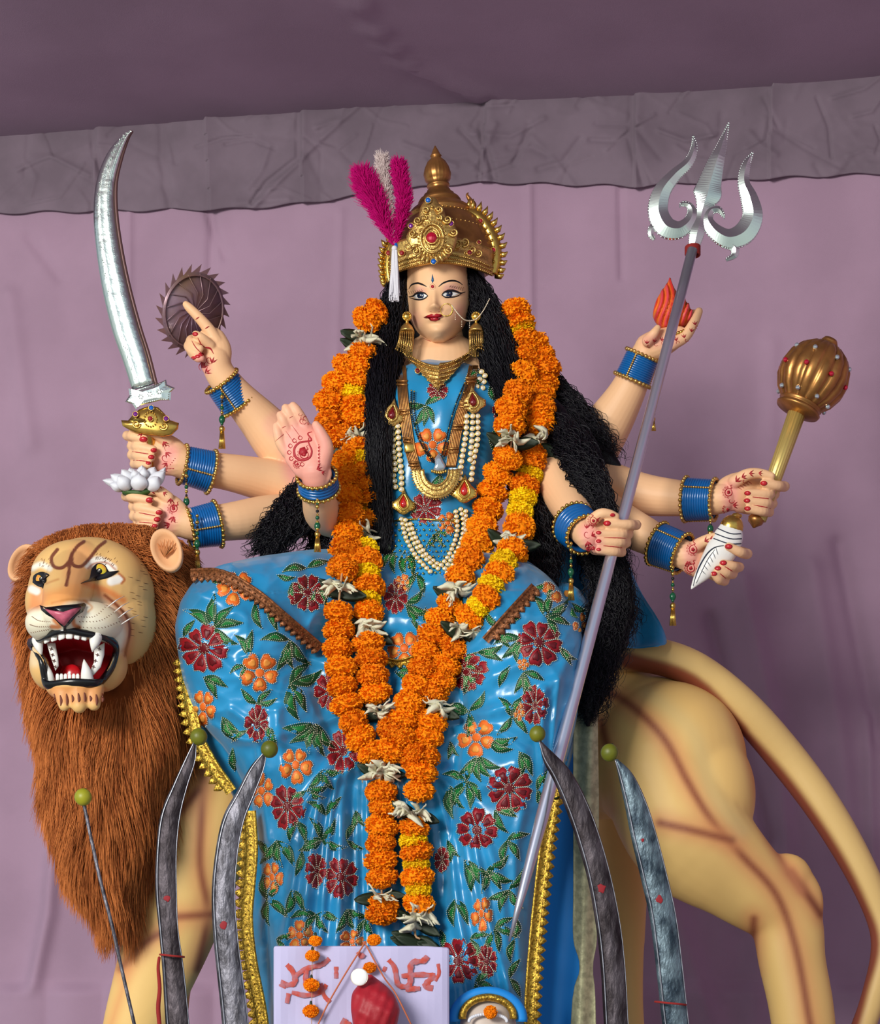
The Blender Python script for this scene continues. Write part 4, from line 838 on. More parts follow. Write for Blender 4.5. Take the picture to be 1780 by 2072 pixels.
for x, y, angs, L in ((432, 1270, (-150, -92, -50, -8, 35), 52), (372, 1290, (-60,), 32), (385, 1195, (-170, 160, 135), 44), (430, 1180, (-150, -20), 40), (352, 1205, (40,), 26), (505, 1330, (-120, -85), 46), (495, 1345, (150, 110), 28), (585, 1295, (175, 115, 85, 45), 52), (515, 1220, (75,), 44), (535, 1230, (60, ), 48),
                      (412, 1370, (20, 60), 46), (585, 1385, (-50, -20, 80, 55), 56), (520, 1425, (-130, -50, -15), 36), (450, 1450, (40, 60), 48), (640, 1465, (170, 150, 105, 80, 50), 52), (470, 1500, (-40,), 34), (476, 1560, (-100,), 40), (560, 1520, (-100, ), 40), (545, 1500, (-110,), 34), (620, 1600, (20, -20, 160), 36), (650, 1560, (0, 60, 120), 38),
                      (560, 1700, (60, 80, 130), 50), (600, 1660, (70, 110), 40), (520, 1700, (100, 60), 40), (650, 1700, (-60, -120, 160, 20), 40), (610, 1720, (-30, 100), 42), (540, 1820, (-100, -60, 80, 40), 44), (590, 1800, (60, 100), 46), (640, 1850, (120, 60, 20, 170), 40), (700, 1840, (60, 110, 20), 42), (700, 1700, (-60, 30), 36), (560, 1900, (60, -30), 34),
                      (660, 1650, (-50, -150), 40), (720, 1640, (100, 60), 34), (620, 1930, (20,), 30), (740, 1860, (70, 110), 34),
                      (620, 1150, (-20, 170), 38), (560, 1165, (10,), 34), (640, 1190, (60, 120, 20), 36), (590, 1180, (40, 80), 30), (820, 1225, (-40, 10, 60), 44), (800, 1110, (95, 120), 46), (820, 1115, (90, 70), 46), (842, 1160, (70, 110), 40), (860, 1230, (70,), 38), (800, 1360, (0, 20), 30),
                      (950, 1440, (170, 190, 95, -55), 46), (940, 1405, (-95, -60), 46), (930, 1350, (-40, 10, 60), 42), (965, 1320, (-20, 20), 42), (1010, 1270, (-130, 60, -20), 38), (1055, 1290, (170, 100, 130), 44), (1105, 1250, (-120, -80, -40, 60, 20), 44), (1130, 1310, (30, 60), 34), (1058, 1360, (110, 85, 60, 20), 40), (1010, 1390, (-60, ), 36),
                      (1035, 1450, (-60, -120, 50, 130), 40), (965, 1530, (30, 60, 85, 130), 46), (985, 1500, (-10, 15), 48), (1050, 1520, (60, 85), 46), (910, 1500, (60, 100), 30), (945, 1580, (-70, 190, 60, 85, 120), 46), (1085, 1600, (-60, 60, 20), 38), (910, 1590, (80, 60), 50), (1000, 1640, (20, -10, 60), 40), (940, 1740, (60, 80, 30), 50), (985, 1760, (-30, 60, 100, 20), 44),
                      (1025, 1700, (60, 100, -20), 40), (1030, 1800, (60, 110, -60, 160), 40), (920, 1820, (60, 90), 46), (1000, 1880, (20, 80, -30, 120), 40), (950, 1900, (60, -10), 38), (1040, 1900, (100, -80), 36), (905, 1700, (80, 50), 36), (960, 1990, (60, 20, -30), 40), (1030, 1980, (-60, 60), 38), (890, 1880, (80,), 32),
                      (860, 820, (-20, 180, 60, 120, 90), 36), (940, 770, (-30, 0), 34), (790, 900, (80,), 30), (990, 900, (60, -60), 34), (890, 960, (100, 60), 34), (840, 1010, (90,), 34), (880, 1080, (60, 120, 0), 30), (990, 780, (70, ), 30), (1150, 1120, (20, 100, -60), 34), (1150, 1220, (20, 160, 60), 36), (1110, 1180, (160, 100), 32), (1195, 1225, (20,), 30)):
    for a in angs: leaf(x, y, D(a+random.uniform(-5, 5)), L*random.uniform(.9, 1.1), bend=random.choice((-.1, .1)))
def lace(name, path, w_, side, m, surf, step=15, y0=None, parent=sa, scal=1.):
    q = MB(); a = cr(path, 6)[:, :2]; d = np.r_[0, np.cumsum(np.hypot(*np.diff(a, axis=0).T))]; n = int(d[-1]/step)
    Q = []
    ysm = [surf.y(x, y, np.nan) if y0 is None else y0 for x, y in a]; ysm = np.array(ysm); ok = ~np.isnan(ysm)
    ysm = np.interp(d, d[ok], ysm[ok]); ysm = np.convolve(np.pad(ysm, 3, 'edge'), np.ones(7)/7, 'valid')-.006
    T = np.gradient(a, axis=0); T /= np.linalg.norm(T, axis=1)[:, None]; Nn = np.stack([-T[:, 1], T[:, 0]], 1)*side
    V = []
    if y0 is None:
        for i_ in range(len(a)):
            ysm[i_] = min([ysm[i_]]+[surf.y(a[i_][0]+Nn[i_][0]*w_*u_, a[i_][1]+Nn[i_][1]*w_*u_, 9) for u_ in (.3, .6, .95)])
        ysm = np.convolve(np.pad(ysm, 2, 'edge'), np.ones(5)/5, 'valid')-.006
    for (x, y), (nx, ny), yy in zip(a, Nn, ysm):
        V.append([P(x+nx*s_*w_, y+ny*s_*w_, yy+dy) for s_, dy in ((0, .004), (0, -.003), (.14, -.004), (.18, 0), (.55, 0), (.6, -.002), (.6, .004))])
    q.grid(V)
    for k in range(n):
        t = (k+.5)*step; x, y = np.interp(t, d, a[:, 0]), np.interp(t, d, a[:, 1]); nx, ny = np.interp(t, d, Nn[:, 0]), np.interp(t, d, Nn[:, 1]); yy = np.interp(t, d, ysm); tx, ty = ny*side, -nx*side
        pts = [(x+nx*w_*u+tx*step*s_, y+ny*w_*u+ty*step*s_) for u, s_ in ((.55, -.48), (.72, -.5), (.86, -.3), (1.02*scal, 0), (.86, .3), (.72, .5), (.55, .48))]
        q.plate(pts, yy-.001, .003, 0, .003)
        for u, s_ in ((.38, 0), (.7, -.3), (.7, .3), (.86, 0)): q.octa(P(x+nx*w_*u+tx*step*s_, y+ny*w_*u+ty*step*s_, yy-.004), 2.3*S(yy))
    return obj(name, q, m, parent)
lace('lace_border', [(385, 1150), (450, 1152), (520, 1190), (580, 1240), (655, 1305)], 30, 1, M_clace, SS, 14)
lace('lace_border', [(388, 1330), (395, 1400), (410, 1480), (440, 1540), (478, 1595)], 40, 1, M_lace, SS, 17, y0=-.36)
lace('lace_border', [(518, 1640), (522, 1720), (516, 1800), (512, 1860), (520, 1940), (545, 2080), (550, 2250)], 42, 1, M_lace, SS, 20, y0=-.40)
lace('lace_border', [(1110, 1590), (1095, 1680), (1080, 1800), (1068, 1920), (1060, 2040), (1058, 2200)], 36, -1, M_lace, SS, 19, y0=-.42)
lace('lace_border', [(1168, 1290), (1150, 1370), (1135, 1450), (1122, 1530), (1110, 1590)], 26, -1, M_lace, SS, 15, y0=-.36)
lace('lace_border', [(1075, 1180), (1020, 1240), (975, 1290)], 30, -1, M_clace, SS, 15)
lace('lace_border', [(778, 1328), (805, 1334), (835, 1326)], 20, 1, M_lace, SS, 12)
# cape, streamers
def sheet(name, rows, m, th=.006, parent=god, wav=.01, fr_=.05, nx=30):
    a = cr(rows, 5); V = []
    for py_, xl, xr, yc in a:
        row = [P(xl+(xr-xl)*k/nx, py_, yc)+Vector((0, wav*math.sin((xl+(xr-xl)*k/nx)*fr_+py_*.004), 0)) for k in range(nx+1)]
        V.append(row+[p+Vector((0, th, 0)) for p in row[::-1]])
    q = MB(); q.grid(V, 0, True, True); return obj(name, q, m, parent)
sheet('veil', [(860, 1040, 1110, .12), (1000, 1060, 1190, .12), (1100, 1060, 1250, .10), (1200, 1080, 1300, .08), (1292, 1100, 1348, .03), (1310, 1100, 1330, .0)], M_blue, wav=.016, fr_=.08)
sheet('streamer', [(1360, 1155, 1185, -.10), (1500, 1145, 1175, -.16), (1640, 1090, 1165, -.2), (1800, 1085, 1185, -.2), (1950, 1070, 1185, -.2), (2100, 1060, 1180, -.2), (2600, 1060, 1180, -.2)], M_bluecl, wav=.02, fr_=.05)
sheet('brocade_streamer', [(1370, 1165, 1208, -.18), (1500, 1160, 1210, -.235), (1660, 1160, 1212, -.235), (1800, 1160, 1205, -.235), (1900, 1160, 1208, -.235), (1960, 1172, 1200, -.235), (2072, 1155, 1206, -.235), (2600, 1150, 1206, -.235)], M_broc, wav=.01, fr_=.12)

# hair
hm_ = MB()
rowloft(hm_, [(478, 850, 925, .06, .06), (500, 815, 960, .06, .11), (540, 800, 975, .06, .12), (600, 792, 990, .07, .11), (680, 770, 1010, .08, .09), (760, 760, 1030, .10, .06)], 40, 4)
locks = [([(815, 545, -.04, 12), (800, 590, -.04, 22), (790, 640, -.04, 30), (780, 700, -.05, 34), (775, 770, -.10, 30), (768, 860, -.14, 24), (765, 950, -.15, 21), (770, 1050, -.14, 20), (774, 1130, -.14, 17), (778, 1175, -.16, 8)], 560, .35),
         ([(950, 545, -.04, 14), (968, 590, -.04, 26), (985, 640, -.04, 36), (1003, 700, -.05, 40), (1022, 770, -.08, 34), (1034, 830, -.12, 26), (1035, 900, -.14, 22), (1040, 980, -.13, 22)], 560, .35),
         ([(1020, 650, .0, 25), (1060, 740, .02, 40), (1110, 800, .03, 46), (1160, 860, .02, 48), (1200, 905, .02, 40), (1245, 945, .02, 18)], 620, 1.),
         ([(1110, 830, -.06, 36), (1150, 890, -.10, 40), (1180, 950, -.16, 34), (1205, 1010, -.20, 26), (1222, 1070, -.20, 18), (1232, 1140, -.18, 26), (1235, 1220, -.17, 34), (1222, 1300, -.2, 34), (1205, 1380, -.22, 26), (1192, 1440, -.24, 18), (1188, 1468, -.24, 8)], 900, 1.1),
         ([(1050, 960, -.06, 30), (1080, 1050, -.1, 42), (1090, 1130, -.14, 38), (1092, 1190, -.2, 26), (1090, 1235, -.25, 10)], 420, .7),
         ([(625, 965, -.10, 14), (605, 1000, -.10, 28), (590, 1040, -.12, 36), (565, 1080, -.13, 38), (545, 1115, -.14, 26), (530, 1130, -.15, 10)], 520, 1.1),
         ([(650, 1060, -.05, 16), (645, 1100, -.06, 20), (640, 1140, -.08, 14)], 150, 1.),
         ([(1170, 1000, .06, 30), (1200, 1080, .03, 34), (1220, 1160, .0, 30), (1250, 1240, -.03, 26), (1262, 1300, -.06, 16)], 420, 1.1)]
for pts, n, cu in locks: hm_.limb([(x, y, d, r*.78) for x, y, d, r in pts], 5, 20, rb=.8)
hairb = fuse(hm_, .008, 2); hairb.materials.append(M_hair); hairb.polygons.foreach_set('use_smooth', [True]*len(hairb.polygons))
hair = link(bpy.data.objects.new('hair', hairb), god)
hs = MB()
for pts, n, cu in locks:
    a = cr(pts, 8); c = np.array([P(x, y, d) for x, y, d, r in a]); r = np.array([q[3] for q in a])*S(0); K = len(a)
    th = rng.random(n)*2*math.pi; ro = np.sqrt(rng.random(n)); ro = .55+.62*ro*ro; t = np.linspace(0, 1, K); sl = np.array(c[1:]-c[:-1]); tot = np.linalg.norm(sl, axis=1).sum()
    fq = (tot/.05)*rng.uniform(.75, 1.25, n); ph = rng.random(n)*6.28
    off = np.stack([np.cos(th)[:, None]*ro[:, None]*r[None], -np.abs(np.sin(th))[:, None]*ro[:, None]*r[None]*.85+.002, np.sin(th*3)[:, None]*.012*np.ones(K)[None]], -1)
    am_ = .0055*cu*np.clip(t*3+.2, 0, 1); n_pts = None
    wv = np.stack([np.cos(fq[:, None]*t*6.28+ph[:, None])*am_, np.sin(fq[:, None]*t*6.28+ph[:, None])*am_, np.sin(fq[:, None]*t*6.28+ph[:, None]+1)*am_*.8], -1)
    cuv = c[None]+off+wv
    # loose ends
    s0 = rng.integers(0, max(1, K//2), n); m = max(10, K//2)
    sub = np.stack([cuv[i, s:s+m] for i, s in enumerate(s0)]); idx = np.linspace(0, m-1, int(m*1.5)); lo = np.floor(idx).astype(int); hi_ = np.minimum(lo+1, m-1); fr_ = (idx-lo)[None, :, None]
    tt = None
    sub2 = sub[:, lo]*(1-fr_)+sub[:, hi_]*fr_
    # add fine curl at the resampled resolution
    q = np.linspace(0, 1, int(m*1.5)); f2 = fq*(m/K); w2 = .0070*cu*np.sin(f2[:, None]*q*6.28*1.0+ph[:, None]); sub2[..., 0] += w2; sub2[..., 2] +=   .0055*cu*np.cos(f2[:, None]*q*6.28+ph[:, None])
    fl = rng.random(n) < .2; sub2[fl, :, 0] += (np.sign(np.cos(th[fl]))[:, None]*q**2*.035*cu)
    strands(sub2, np.interp(q, [0, .1, .8, 1], [.0006, .0014, .0011, .0002]), hs)
o = obj('hair_strands', hs, M_hair, hair, recalc=False); o['kind'] = 'stuff'

# ------------------------------------------------------------ garlands
def marigold(name, m, seed, n=210):
    r_ = np.random.default_rng(seed); q = MB(); q.ball((0, 0, 0), (.78, .78, .74), 12, 8)
    for i in range(n):
        z = 1-2*(i+.5)/n; a = i*2.39996; s_ = math.sqrt(1-z*z); D_ = np.array([s_*math.cos(a), s_*math.sin(a), z])+r_.normal(0, .06, 3); D_ /= np.linalg.norm(D_)
        u = np.cross(D_, [0, 0, 1.]); u /= np.linalg.norm(u)+1e-9; w_ = np.cross(D_, u); ro = r_.uniform(0, 6.28); U = u*math.cos(ro)+w_*math.sin(ro); W = np.cross(D_, U)
        L = r_.uniform(.92, 1.08); b = r_.uniform(.13, .19)
        q.add([D_*.6, D_*.86-U*b+W*.05, D_*.86+U*b+W*.05, D_*L-U*b*.9-W*.07, D_*(L*.96)+W*.05, D_*L+U*b*.9-W*.07, D_*.84+W*.03], [(0, 1, 6, 2), (1, 3, 4, 6), (6, 4, 5, 2)])
    return q.mesh(name, [m], False)
MO = [marigold('marigold', M_orange, k) for k in range(3)]; MY = [marigold('marigold', M_yellow, 9)]
def tuberose(seed):
    r_ = random.Random(seed); q = MB()
    for k in range(9):
        a = r_.uniform(0, 6.28); e = r_.uniform(-.5, .7); D_ = Vector((math.cos(a)*math.cos(e), math.sin(a)*math.cos(e), math.sin(e))); sd = D_.orthogonal().normalized(); up = D_.cross(sd); L = r_.uniform(.7, 1.3); b = r_.uniform(.16, .3)
        V = []
        for t in (0, .3, .6, .85, 1.): 
            c = D_*L*t+up*(.4*t*t*r_.uniform(.3, 1.))+sd*.15*math.sin(t*4); wd = b*math.sin(math.pi*(.15+.8*t)); V.append([c-sd*wd, c+up*.06, c+sd*wd, c-up*.05])
        q.grid(V, 0, True, True)
    return q.mesh('white_flower', [M_cream])
MT = [tuberose(k) for k in range(4)]
def dleafm(seed):
    r_ = random.Random(seed); q = MB(); V = []
    for t in np.linspace(0, 1, 7):
        wd = .42*math.sin(math.pi*(.06+.9*t))**.8; c = Vector((t*1.7-.3, .3*math.sin(t*3+seed), -.35*t*t)); V.append([c+Vector((0, 0, wd)), c+Vector((0, -.1, wd*.4)), c+Vector((0, .05, 0)), c+Vector((0, -.1, -wd*.4)), c+Vector((0, 0, -wd)), c+Vector((0, .06, 0))])
    q.grid(V, 0, True, True); return q.mesh('leaf', [M_dleaf])
ML = [dleafm(k) for k in range(3)]
GS = Surf([sari, hairb, skin])
def put(me, parent, M, name=None):
    o = bpy.data.objects.new(name or me.name.split('.')[0], me); link(o, parent); o.matrix_basis = M; return o
def frame(loc, ax, sc, twist):
    ax = Vector(ax).normalized(); q = ax.to_track_quat('Z', 'Y').to_matrix().to_4x4()
    return Matrix.Translation(loc)@q@Matrix.Rotation(twist, 4, 'Z')@Matrix.Diagonal((sc[0], sc[1], sc[2], 1))
def strand(g, path, lift, seq=None, r0=33, ylim=None):
    """path: px,py,kind ; kinds o,y,w(white flower),l(leaves),x(gap)"""
    pts = [(x, y) for x, y, k in path]; ys = np.array([GS.y(x, y, np.nan) for x, y in pts])
    i = np.arange(len(ys)); ok = ~np.isnan(ys); ys = np.interp(i, i[ok], ys[ok])
    if ylim: ys = np.clip(ys, *ylim)
    z = np.array([y for x, y in pts]); 
    for _ in range(2): ys = np.minimum(ys, np.convolve(np.pad(ys, 1, 'edge'), [.25, .5, .25], 'valid'))
    W = [P(x, y, d-lift) for (x, y), d in zip(pts, ys)]; q = MB(); q.sweep(cr(np.array(W), 3), .003, n=6); obj('string', q, M_thread, g)
    for k, ((x, y, kd), p) in enumerate(zip(path, W)):
        ax = (W[min(k+1, len(W)-1)]-W[max(k-1, 0)]).normalized(); s_ = S(p.y)
        if kd in 'oy':
            r = r0*random.uniform(.94, 1.08)*s_*(.86 if kd == 'y' else 1)
            put(random.choice(MO if kd == 'o' else MY), g, frame(p, ax+Vector([random.uniform(-.15, .15) for _ in range(3)]), (r, r, r*random.uniform(.66, .76)), random.random()*6.28), 'marigold')
        if kd in 'wW':
            for c in range(2 if kd == 'w' else 3):
                r = random.uniform(27, 36)*s_; put(random.choice(MT), g, frame(p+Vector((random.uniform(-16, 16)*s_, -.022, random.uniform(-8, 8)*s_)), (random.uniform(-.6, .6), -.4, -1), (r, r, r), random.random()*6.28), 'white_flower')
        if kd in 'lwW':
            for c in range(3 if kd == 'l' else 2):
                r = random.uniform(30, 38)*s_; sd = 1 if c % 2 else -1
                put(random.choice(ML), g, Matrix.Translation(p+Vector((sd*4*s_, .0, -10*s_)))@Matrix.Rotation(random.uniform(-.4, .4)+(0 if sd > 0 else math.pi), 4, 'Y')@Matrix.Diagonal((r, r, r, 1)), 'leaf')
def fill(a, b, n, k='o'):
    return [(a[0]+(b[0]-a[0])*i/n, a[1]+(b[1]-a[1])*i/n, k) for i in range(n)]
def path(*segs):   # waypoint list -> evenly spaced flowers
    out_ = []
    for s_ in segs:
        if isinstance(s_, list):
            a = cr(s_, 8) if len(s_) > 2 else cr(s_, 8); d = np.r_[0, np.cumsum(np.hypot(*np.diff(a[:, :2], axis=0).T))]; n = max(1, round(d[-1]/36))
            for t in np.linspace(0, d[-1], n+1): out_.append((np.interp(t, d, a[:, 0])+random.uniform(-2, 2), np.interp(t, d, a[:, 1]), 'o'))
        else: out_.append(s_)
    return out_
g1 = thing('marigold_garland', 'thick garland of solid orange marigolds meeting in a V below the necklace', 'garland', P(790, 1540, -.5), 'marigold garlands on the statue')
g2 = thing('marigold_garland', 'garland of orange and yellow marigolds running beside the solid orange one, tail longer at right', 'garland', P(845, 1900, -.5), 'marigold garlands on the statue')
del g1['group'], g2['group']; g1['group'] = g2['group'] = 'marigold garlands on the statue'
strand(g1, path([(700, 742), (680, 775), (666, 815), (668, 855), (690, 885)], (690, 905, 'l'), [(704, 935), (706, 1010), (702, 1085), (692, 1150)], (688, 1192, 'w'), [(685, 1238), (684, 1310), (692, 1385), (705, 1440), (730, 1492), (752, 1525)], (772, 1556, 'W'), [(770, 1602), (775, 1632)], [(772, 1672), (768, 1715), (772, 1775)], (772, 1806, 'w'), (775, 1832, 'o'), (772, 1850, 'o')), .035)
strand(g1, path([(1040, 628), (1050, 655)], (1055, 668, 'y'), [(1060, 690), (1058, 735), (1052, 785), (1035, 830), (1032, 862)], (1035, 888, 'w'), [(1026, 925), (1008, 960), (993, 1010), (980, 1060), (965, 1105), (945, 1145), (930, 1168)], (925, 1198, 'w'), [(912, 1226), (886, 1262), (868, 1300), (856, 1340), (842, 1390), (820, 1445), (796, 1495), (785, 1520)]), .045)
strand(g2, [(762, 632, 'o'), (742, 648, 'o'), (738, 668, 'l'), (738, 690, 'w'), (736, 715, 'o'), (730, 745, 'o'), (725, 770, 'o'), (718, 795, 'y'), (720, 822, 'o'), (722, 845, 'o'), (722, 880, 'w'), (725, 915, 'o'), (730, 934, 'y'), (736, 958, 'o'), (738, 985, 'o'), (742, 1008, 'o'), (745, 1032, 'y'), (744, 1056, 'o'), (742, 1082, 'w'), (740, 1112, 'y'), (742, 1138, 'o'), (742, 1163, 'y'), (746, 1190, 'o'), (745, 1216, 'y'), (745, 1240, 'o'), (745, 1266, 'w'),
          (745, 1302, 'o'), (750, 1335, 'o'), (754, 1368, 'o'), (758, 1402, 'o'), (764, 1438, 'w'), (790, 1470, 'o'), (812, 1500, 'o'), (838, 1530, 'o')], .03)
strand(g2, [(1080, 700, 'o'), (1092, 722, 'o'), (1100, 748, 'o'), (1098, 775, 'o'), (1090, 800, 'o'), (1092, 828, 'o'), (1090, 858, 'o'), (1092, 895, 'w'), (1075, 915, 'o'), (1072, 935, 'o'), (1068, 962, 'y'), (1060, 985, 'o'), (1058, 1008, 'y'), (1052, 1038, 'y'), (1050, 1068, 'o'), (1034, 1096, 'w'), (1036, 1118, 'o'), (1018, 1140, 'y'), (1008, 1166, 'o'), (992, 1190, 'y'), (985, 1210, 'o'), (968, 1228, 'y'), (950, 1250, 'o'),
          (942, 1274, 'w'), (922, 1308, 'o'), (905, 1345, 'o'), (892, 1378, 'o'), (875, 1402, 'o'), (880, 1428, 'w'), (872, 1460, 'o'), (866, 1492, 'o'), (858, 1530, 'o'), (852, 1562, 'o'), (848, 1600, 'o'), (842, 1642, 'W'), (838, 1674, 'o'), (836, 1700, 'y'), (842, 1724, 'o'), (842, 1750, 'y'), (844, 1775, 'o'), (846, 1800, 'y'), (848, 1828, 'o'), (842, 1858, 'W'), (840, 1892, 'l'), (850, 1900, 'l')], .035, r0=34)

# ------------------------------------------------------------ crown, plume, jewellery
crown = thing('crown', 'tall domed golden crown with jewelled front plate on the statue head', 'crown', P(888, 540, 0))
A0 = P(880, 295, .02); A1 = P(900, 545, .02); LA = 250.
prof = [(295, 1), (305, 6), (314, 10), (316, 12), (319, 9), (328, 18), (340, 24), (352, 27), (364, 25), (372, 19), (374, 23), (378, 23), (381, 19), (386, 24), (391, 25), (394, 31), (400, 32), (403, 40), (409, 44), (413, 42), (424, 58), (432, 66), (438, 68), (441, 62), (452, 76), (470, 88), (490, 97), (515, 104), (535, 108), (545, 106)]
q = MB(); q.lathe(A0, A1, [((y-295)/LA, r*S(0)) for y, r in prof], 64, rib=lambda a, t: 1+(.045*abs(math.sin(a*11)) if .12 < t < .3 else 0)); obj('dome', q, M_copper, crown)
q = MB()
for y, r, n in ((441, 66, 50), (476, 92, 60)): 
    for k in range(n):
        a = 2*math.pi*k/n; c = A0.lerp(A1, (y-295)/LA)+Vector((math.cos(a)*r*S(0), math.sin(a)*r*S(0), 0)); q.octa(c, 2.6*S(0))
obj('beading', q, M_gold, crown)
# brow band: follows hairline arc
def band_y(x): u = (x-886)/118; return .02-.155*math.sqrt(max(0, 1-u*u*.93))
q = MB(); V = []
for k in range(49):
    u = -1+2*k/48; x = 892+104*u; top = 498-22*(1-u*u)+6*u; bot = 534+26*u*u; yb = band_y(x); row = []
    for s_, dd in ((0, .0), (.08, -.012), (.2, -.004), (.5, -.006), (.62, -.014), (.72, -.006), (.86, -.014), (1, 0), (1, .02), (0, .02)): row.append(P(x, top+(bot-top)*s_, yb+dd))
    V.append(row)
q.grid(V, 0, True, True)
for k in range(56):
    u = -1+2*(k+.5)/56; x = 892+104*u; top = 498-22*(1-u*u)+6*u; bot = 534+26*u*u; yb = band_y(x)
    for s_ in (.66, .8, .93): q.octa(P(x, top+(bot-top)*s_, yb-.017), 2.7*S(0))
obj('brow_band', q, M_gold, crown)
# front plate
FPc = (874, 482)
fp = [(868, 398), (880, 400), (888, 412), (897, 420), (903, 440), (915, 446), (922, 460), (925, 480), (920, 500), (912, 515), (898, 528), (882, 534), (868, 532), (850, 524), (838, 512), (826, 496), (822, 478), (830, 462), (836, 446), (846, 438), (850, 420), (858, 408)]
yf = -.175
q = MB(); q.plate(cr(fp+[fp[0]], 3)[:-1, :2].tolist(), yf, .03, 0, .012)
for rx, ry, t in ((23, 29, 2.6), (16, 21, 1.8)):
    pp = [P(FPc[0]+rx*math.cos(a), FPc[1]+ry*math.sin(a), yf-.016) for a in np.linspace(0, 6.283, 41)]; q.sweep(pp, t*S(0), n=8)
for k in range(30):
    a = 6.283*k/30; q.octa(P(FPc[0]+28*math.cos(a), FPc[1]+34*math.sin(a), yf-.012), 2.3*S(0))
def scroll(q, x, y, r, rot, yy, t=2.2, turns=1.5, sg=1):
    pp = []
    for k in range(22):
        u = k/21; a = rot+sg*turns*6.283*u; rr = r*(1-u*.85); pp.append(P(x+rr*math.cos(a), y+rr*math.sin(a), yy-.004*u))
    q.sweep(pp, np.linspace(t, t*.7, 22)*S(0), n=6)
for x, y, r, rot, sg in ((845, 446, 9, 0, 1), (905, 444, 9, 3, -1), (835, 472, 9, 0, 1), (918, 470, 9, 3, -1), (862, 425, 8, 1, 1), (888, 424, 8, 2, -1), (842, 508, 9, 5, 1), (908, 506, 9, 4, -1), (925, 492, 10, 3, -1), (826, 500, 9, 0, 1), (860, 440, 6, 2, 1), (888, 440, 6, 1, -1), (940, 490, 10, 2, -1), (955, 505, 9, 3, -1), (812, 512, 8, 0, 1), (968, 512, 9, 3, -1), (945, 512, 7, 0, 1)):
    scroll(q, x, y, r, rot, min(yf-.012, 0) if 824 < x < 924 else band_y(x)-.008, sg=sg)
for k in range(11):
    a = math.pi*(.12+.76*k/10); x0, y0 = FPc[0]+30*math.cos(a), FPc[1]+36*math.sin(a)
    q.ball(P(FPc[0]+38*math.cos(a), FPc[1]+44*math.sin(a), yf-.008), (4*S(0), .005, 9*S(0)), 8, 6, R=Matrix.Rotation(a-math.pi/2, 3, 'Y'))
for k in range(5): q.ball(P(858+k*8, 418-abs(k-2)*-4, yf-.012), 3*S(0), 8, 6)
obj('front_plate', q, M_gold, crown)
def jewel(x, y, r, yy, m, parent, name='jewel', ry=None):
    q = MB(); ry = ry or r; q.ball(P(x, y, yy), (r*S(yy), r*S(yy)*.6, ry*S(yy)), 12, 6); o = obj(name, q, m, parent, smooth=False)
    q = MB(); q.sweep([P(x+r*1.1*math.cos(a), y+ry*1.1*math.sin(a), yy-.001) for a in np.linspace(0, 6.283, 25)], r*.18*S(yy), n=6); obj('jewel_setting', q, M_gold, o)
for x, y, r, m, yy in ((873, 481, 11, M_ruby, yf-.018), (866, 405, 5.5, M_sapph, yf-.012), (877, 529, 5.5, M_sapph, yf-.012), (831, 457, 5, M_purp, yf-.006), (912, 452, 5.5, M_purp, yf-.006), (813, 512, 5, M_redf, -.12), (950, 511, 5, M_garnet, -.135), (969, 490, 4, M_garnet, -.12)): jewel(x, y, r, yy, m, crown)
# scalloped side wings
for side, pts, rr in ((1, [(945, 432), (962, 436), (978, 450), (992, 472), (1001, 500), (1001, 530), (995, 555)], 13), (-1, [(800, 490), (790, 500), (786, 520), (785, 540), (787, 560), (790, 572)], 9)):
    q = MB(); a = cr(pts, 6); W = [P(x, y, -.02) for x, y in a]; q.sweep(W, rr*S(0), .014, 10)
    n = len(a)
    for k in range(0, n, 3):
        x, y = a[k]; t = a[min(k+1, n-1)]-a[max(k-1, 0)]; t = t/np.linalg.norm(t); nx, ny = t[1]*side*1., -t[0]*side
        if side < 0: nx, ny = -abs(nx), ny
        else: nx = abs(nx)
        p0 = P(x+nx*rr*.6, y+ny*rr*.6, -.02); p1 = P(x+nx*(rr+6), y+ny*(rr+6), -.024); p2 = P(x+nx*(rr+12), y+ny*(rr+12)-5, -.024)
        q.sweep([p0, p1, p2], np.array([7, 5.5, .6])*S(0), .008, 8)
        q.ball(P(x-nx*rr*.2, y-ny*rr*.2, -.034), 3.2*S(0), 8, 6)
    q.sweep([P(x-side*rr*.8, y, -.03) for x, y in a], 2*S(0), n=6)
    obj('side_wing', q, M_brass, crown)
q = MB(); q.limb([(947, 438, -.02, 6), (938, 430, -.02, 5.5), (950, 424, -.02, 7), (957, 415, -.02, 7), (951, 405, -.02, 5), (945, 395, -.02, 3), (947, 390, -.02, 1)], 5, 10); obj('peacock_hook', q, M_copper, crown)
for x, y, r, m, yy in ((972, 447, 4.5, M_redf, -.038), (998, 506, 4.5, M_ruby, -.036), (991, 541, 5.5, M_clear, -.038), (786, 512, 5, M_redf, -.036)): jewel(x, y, r, yy, m, crown)
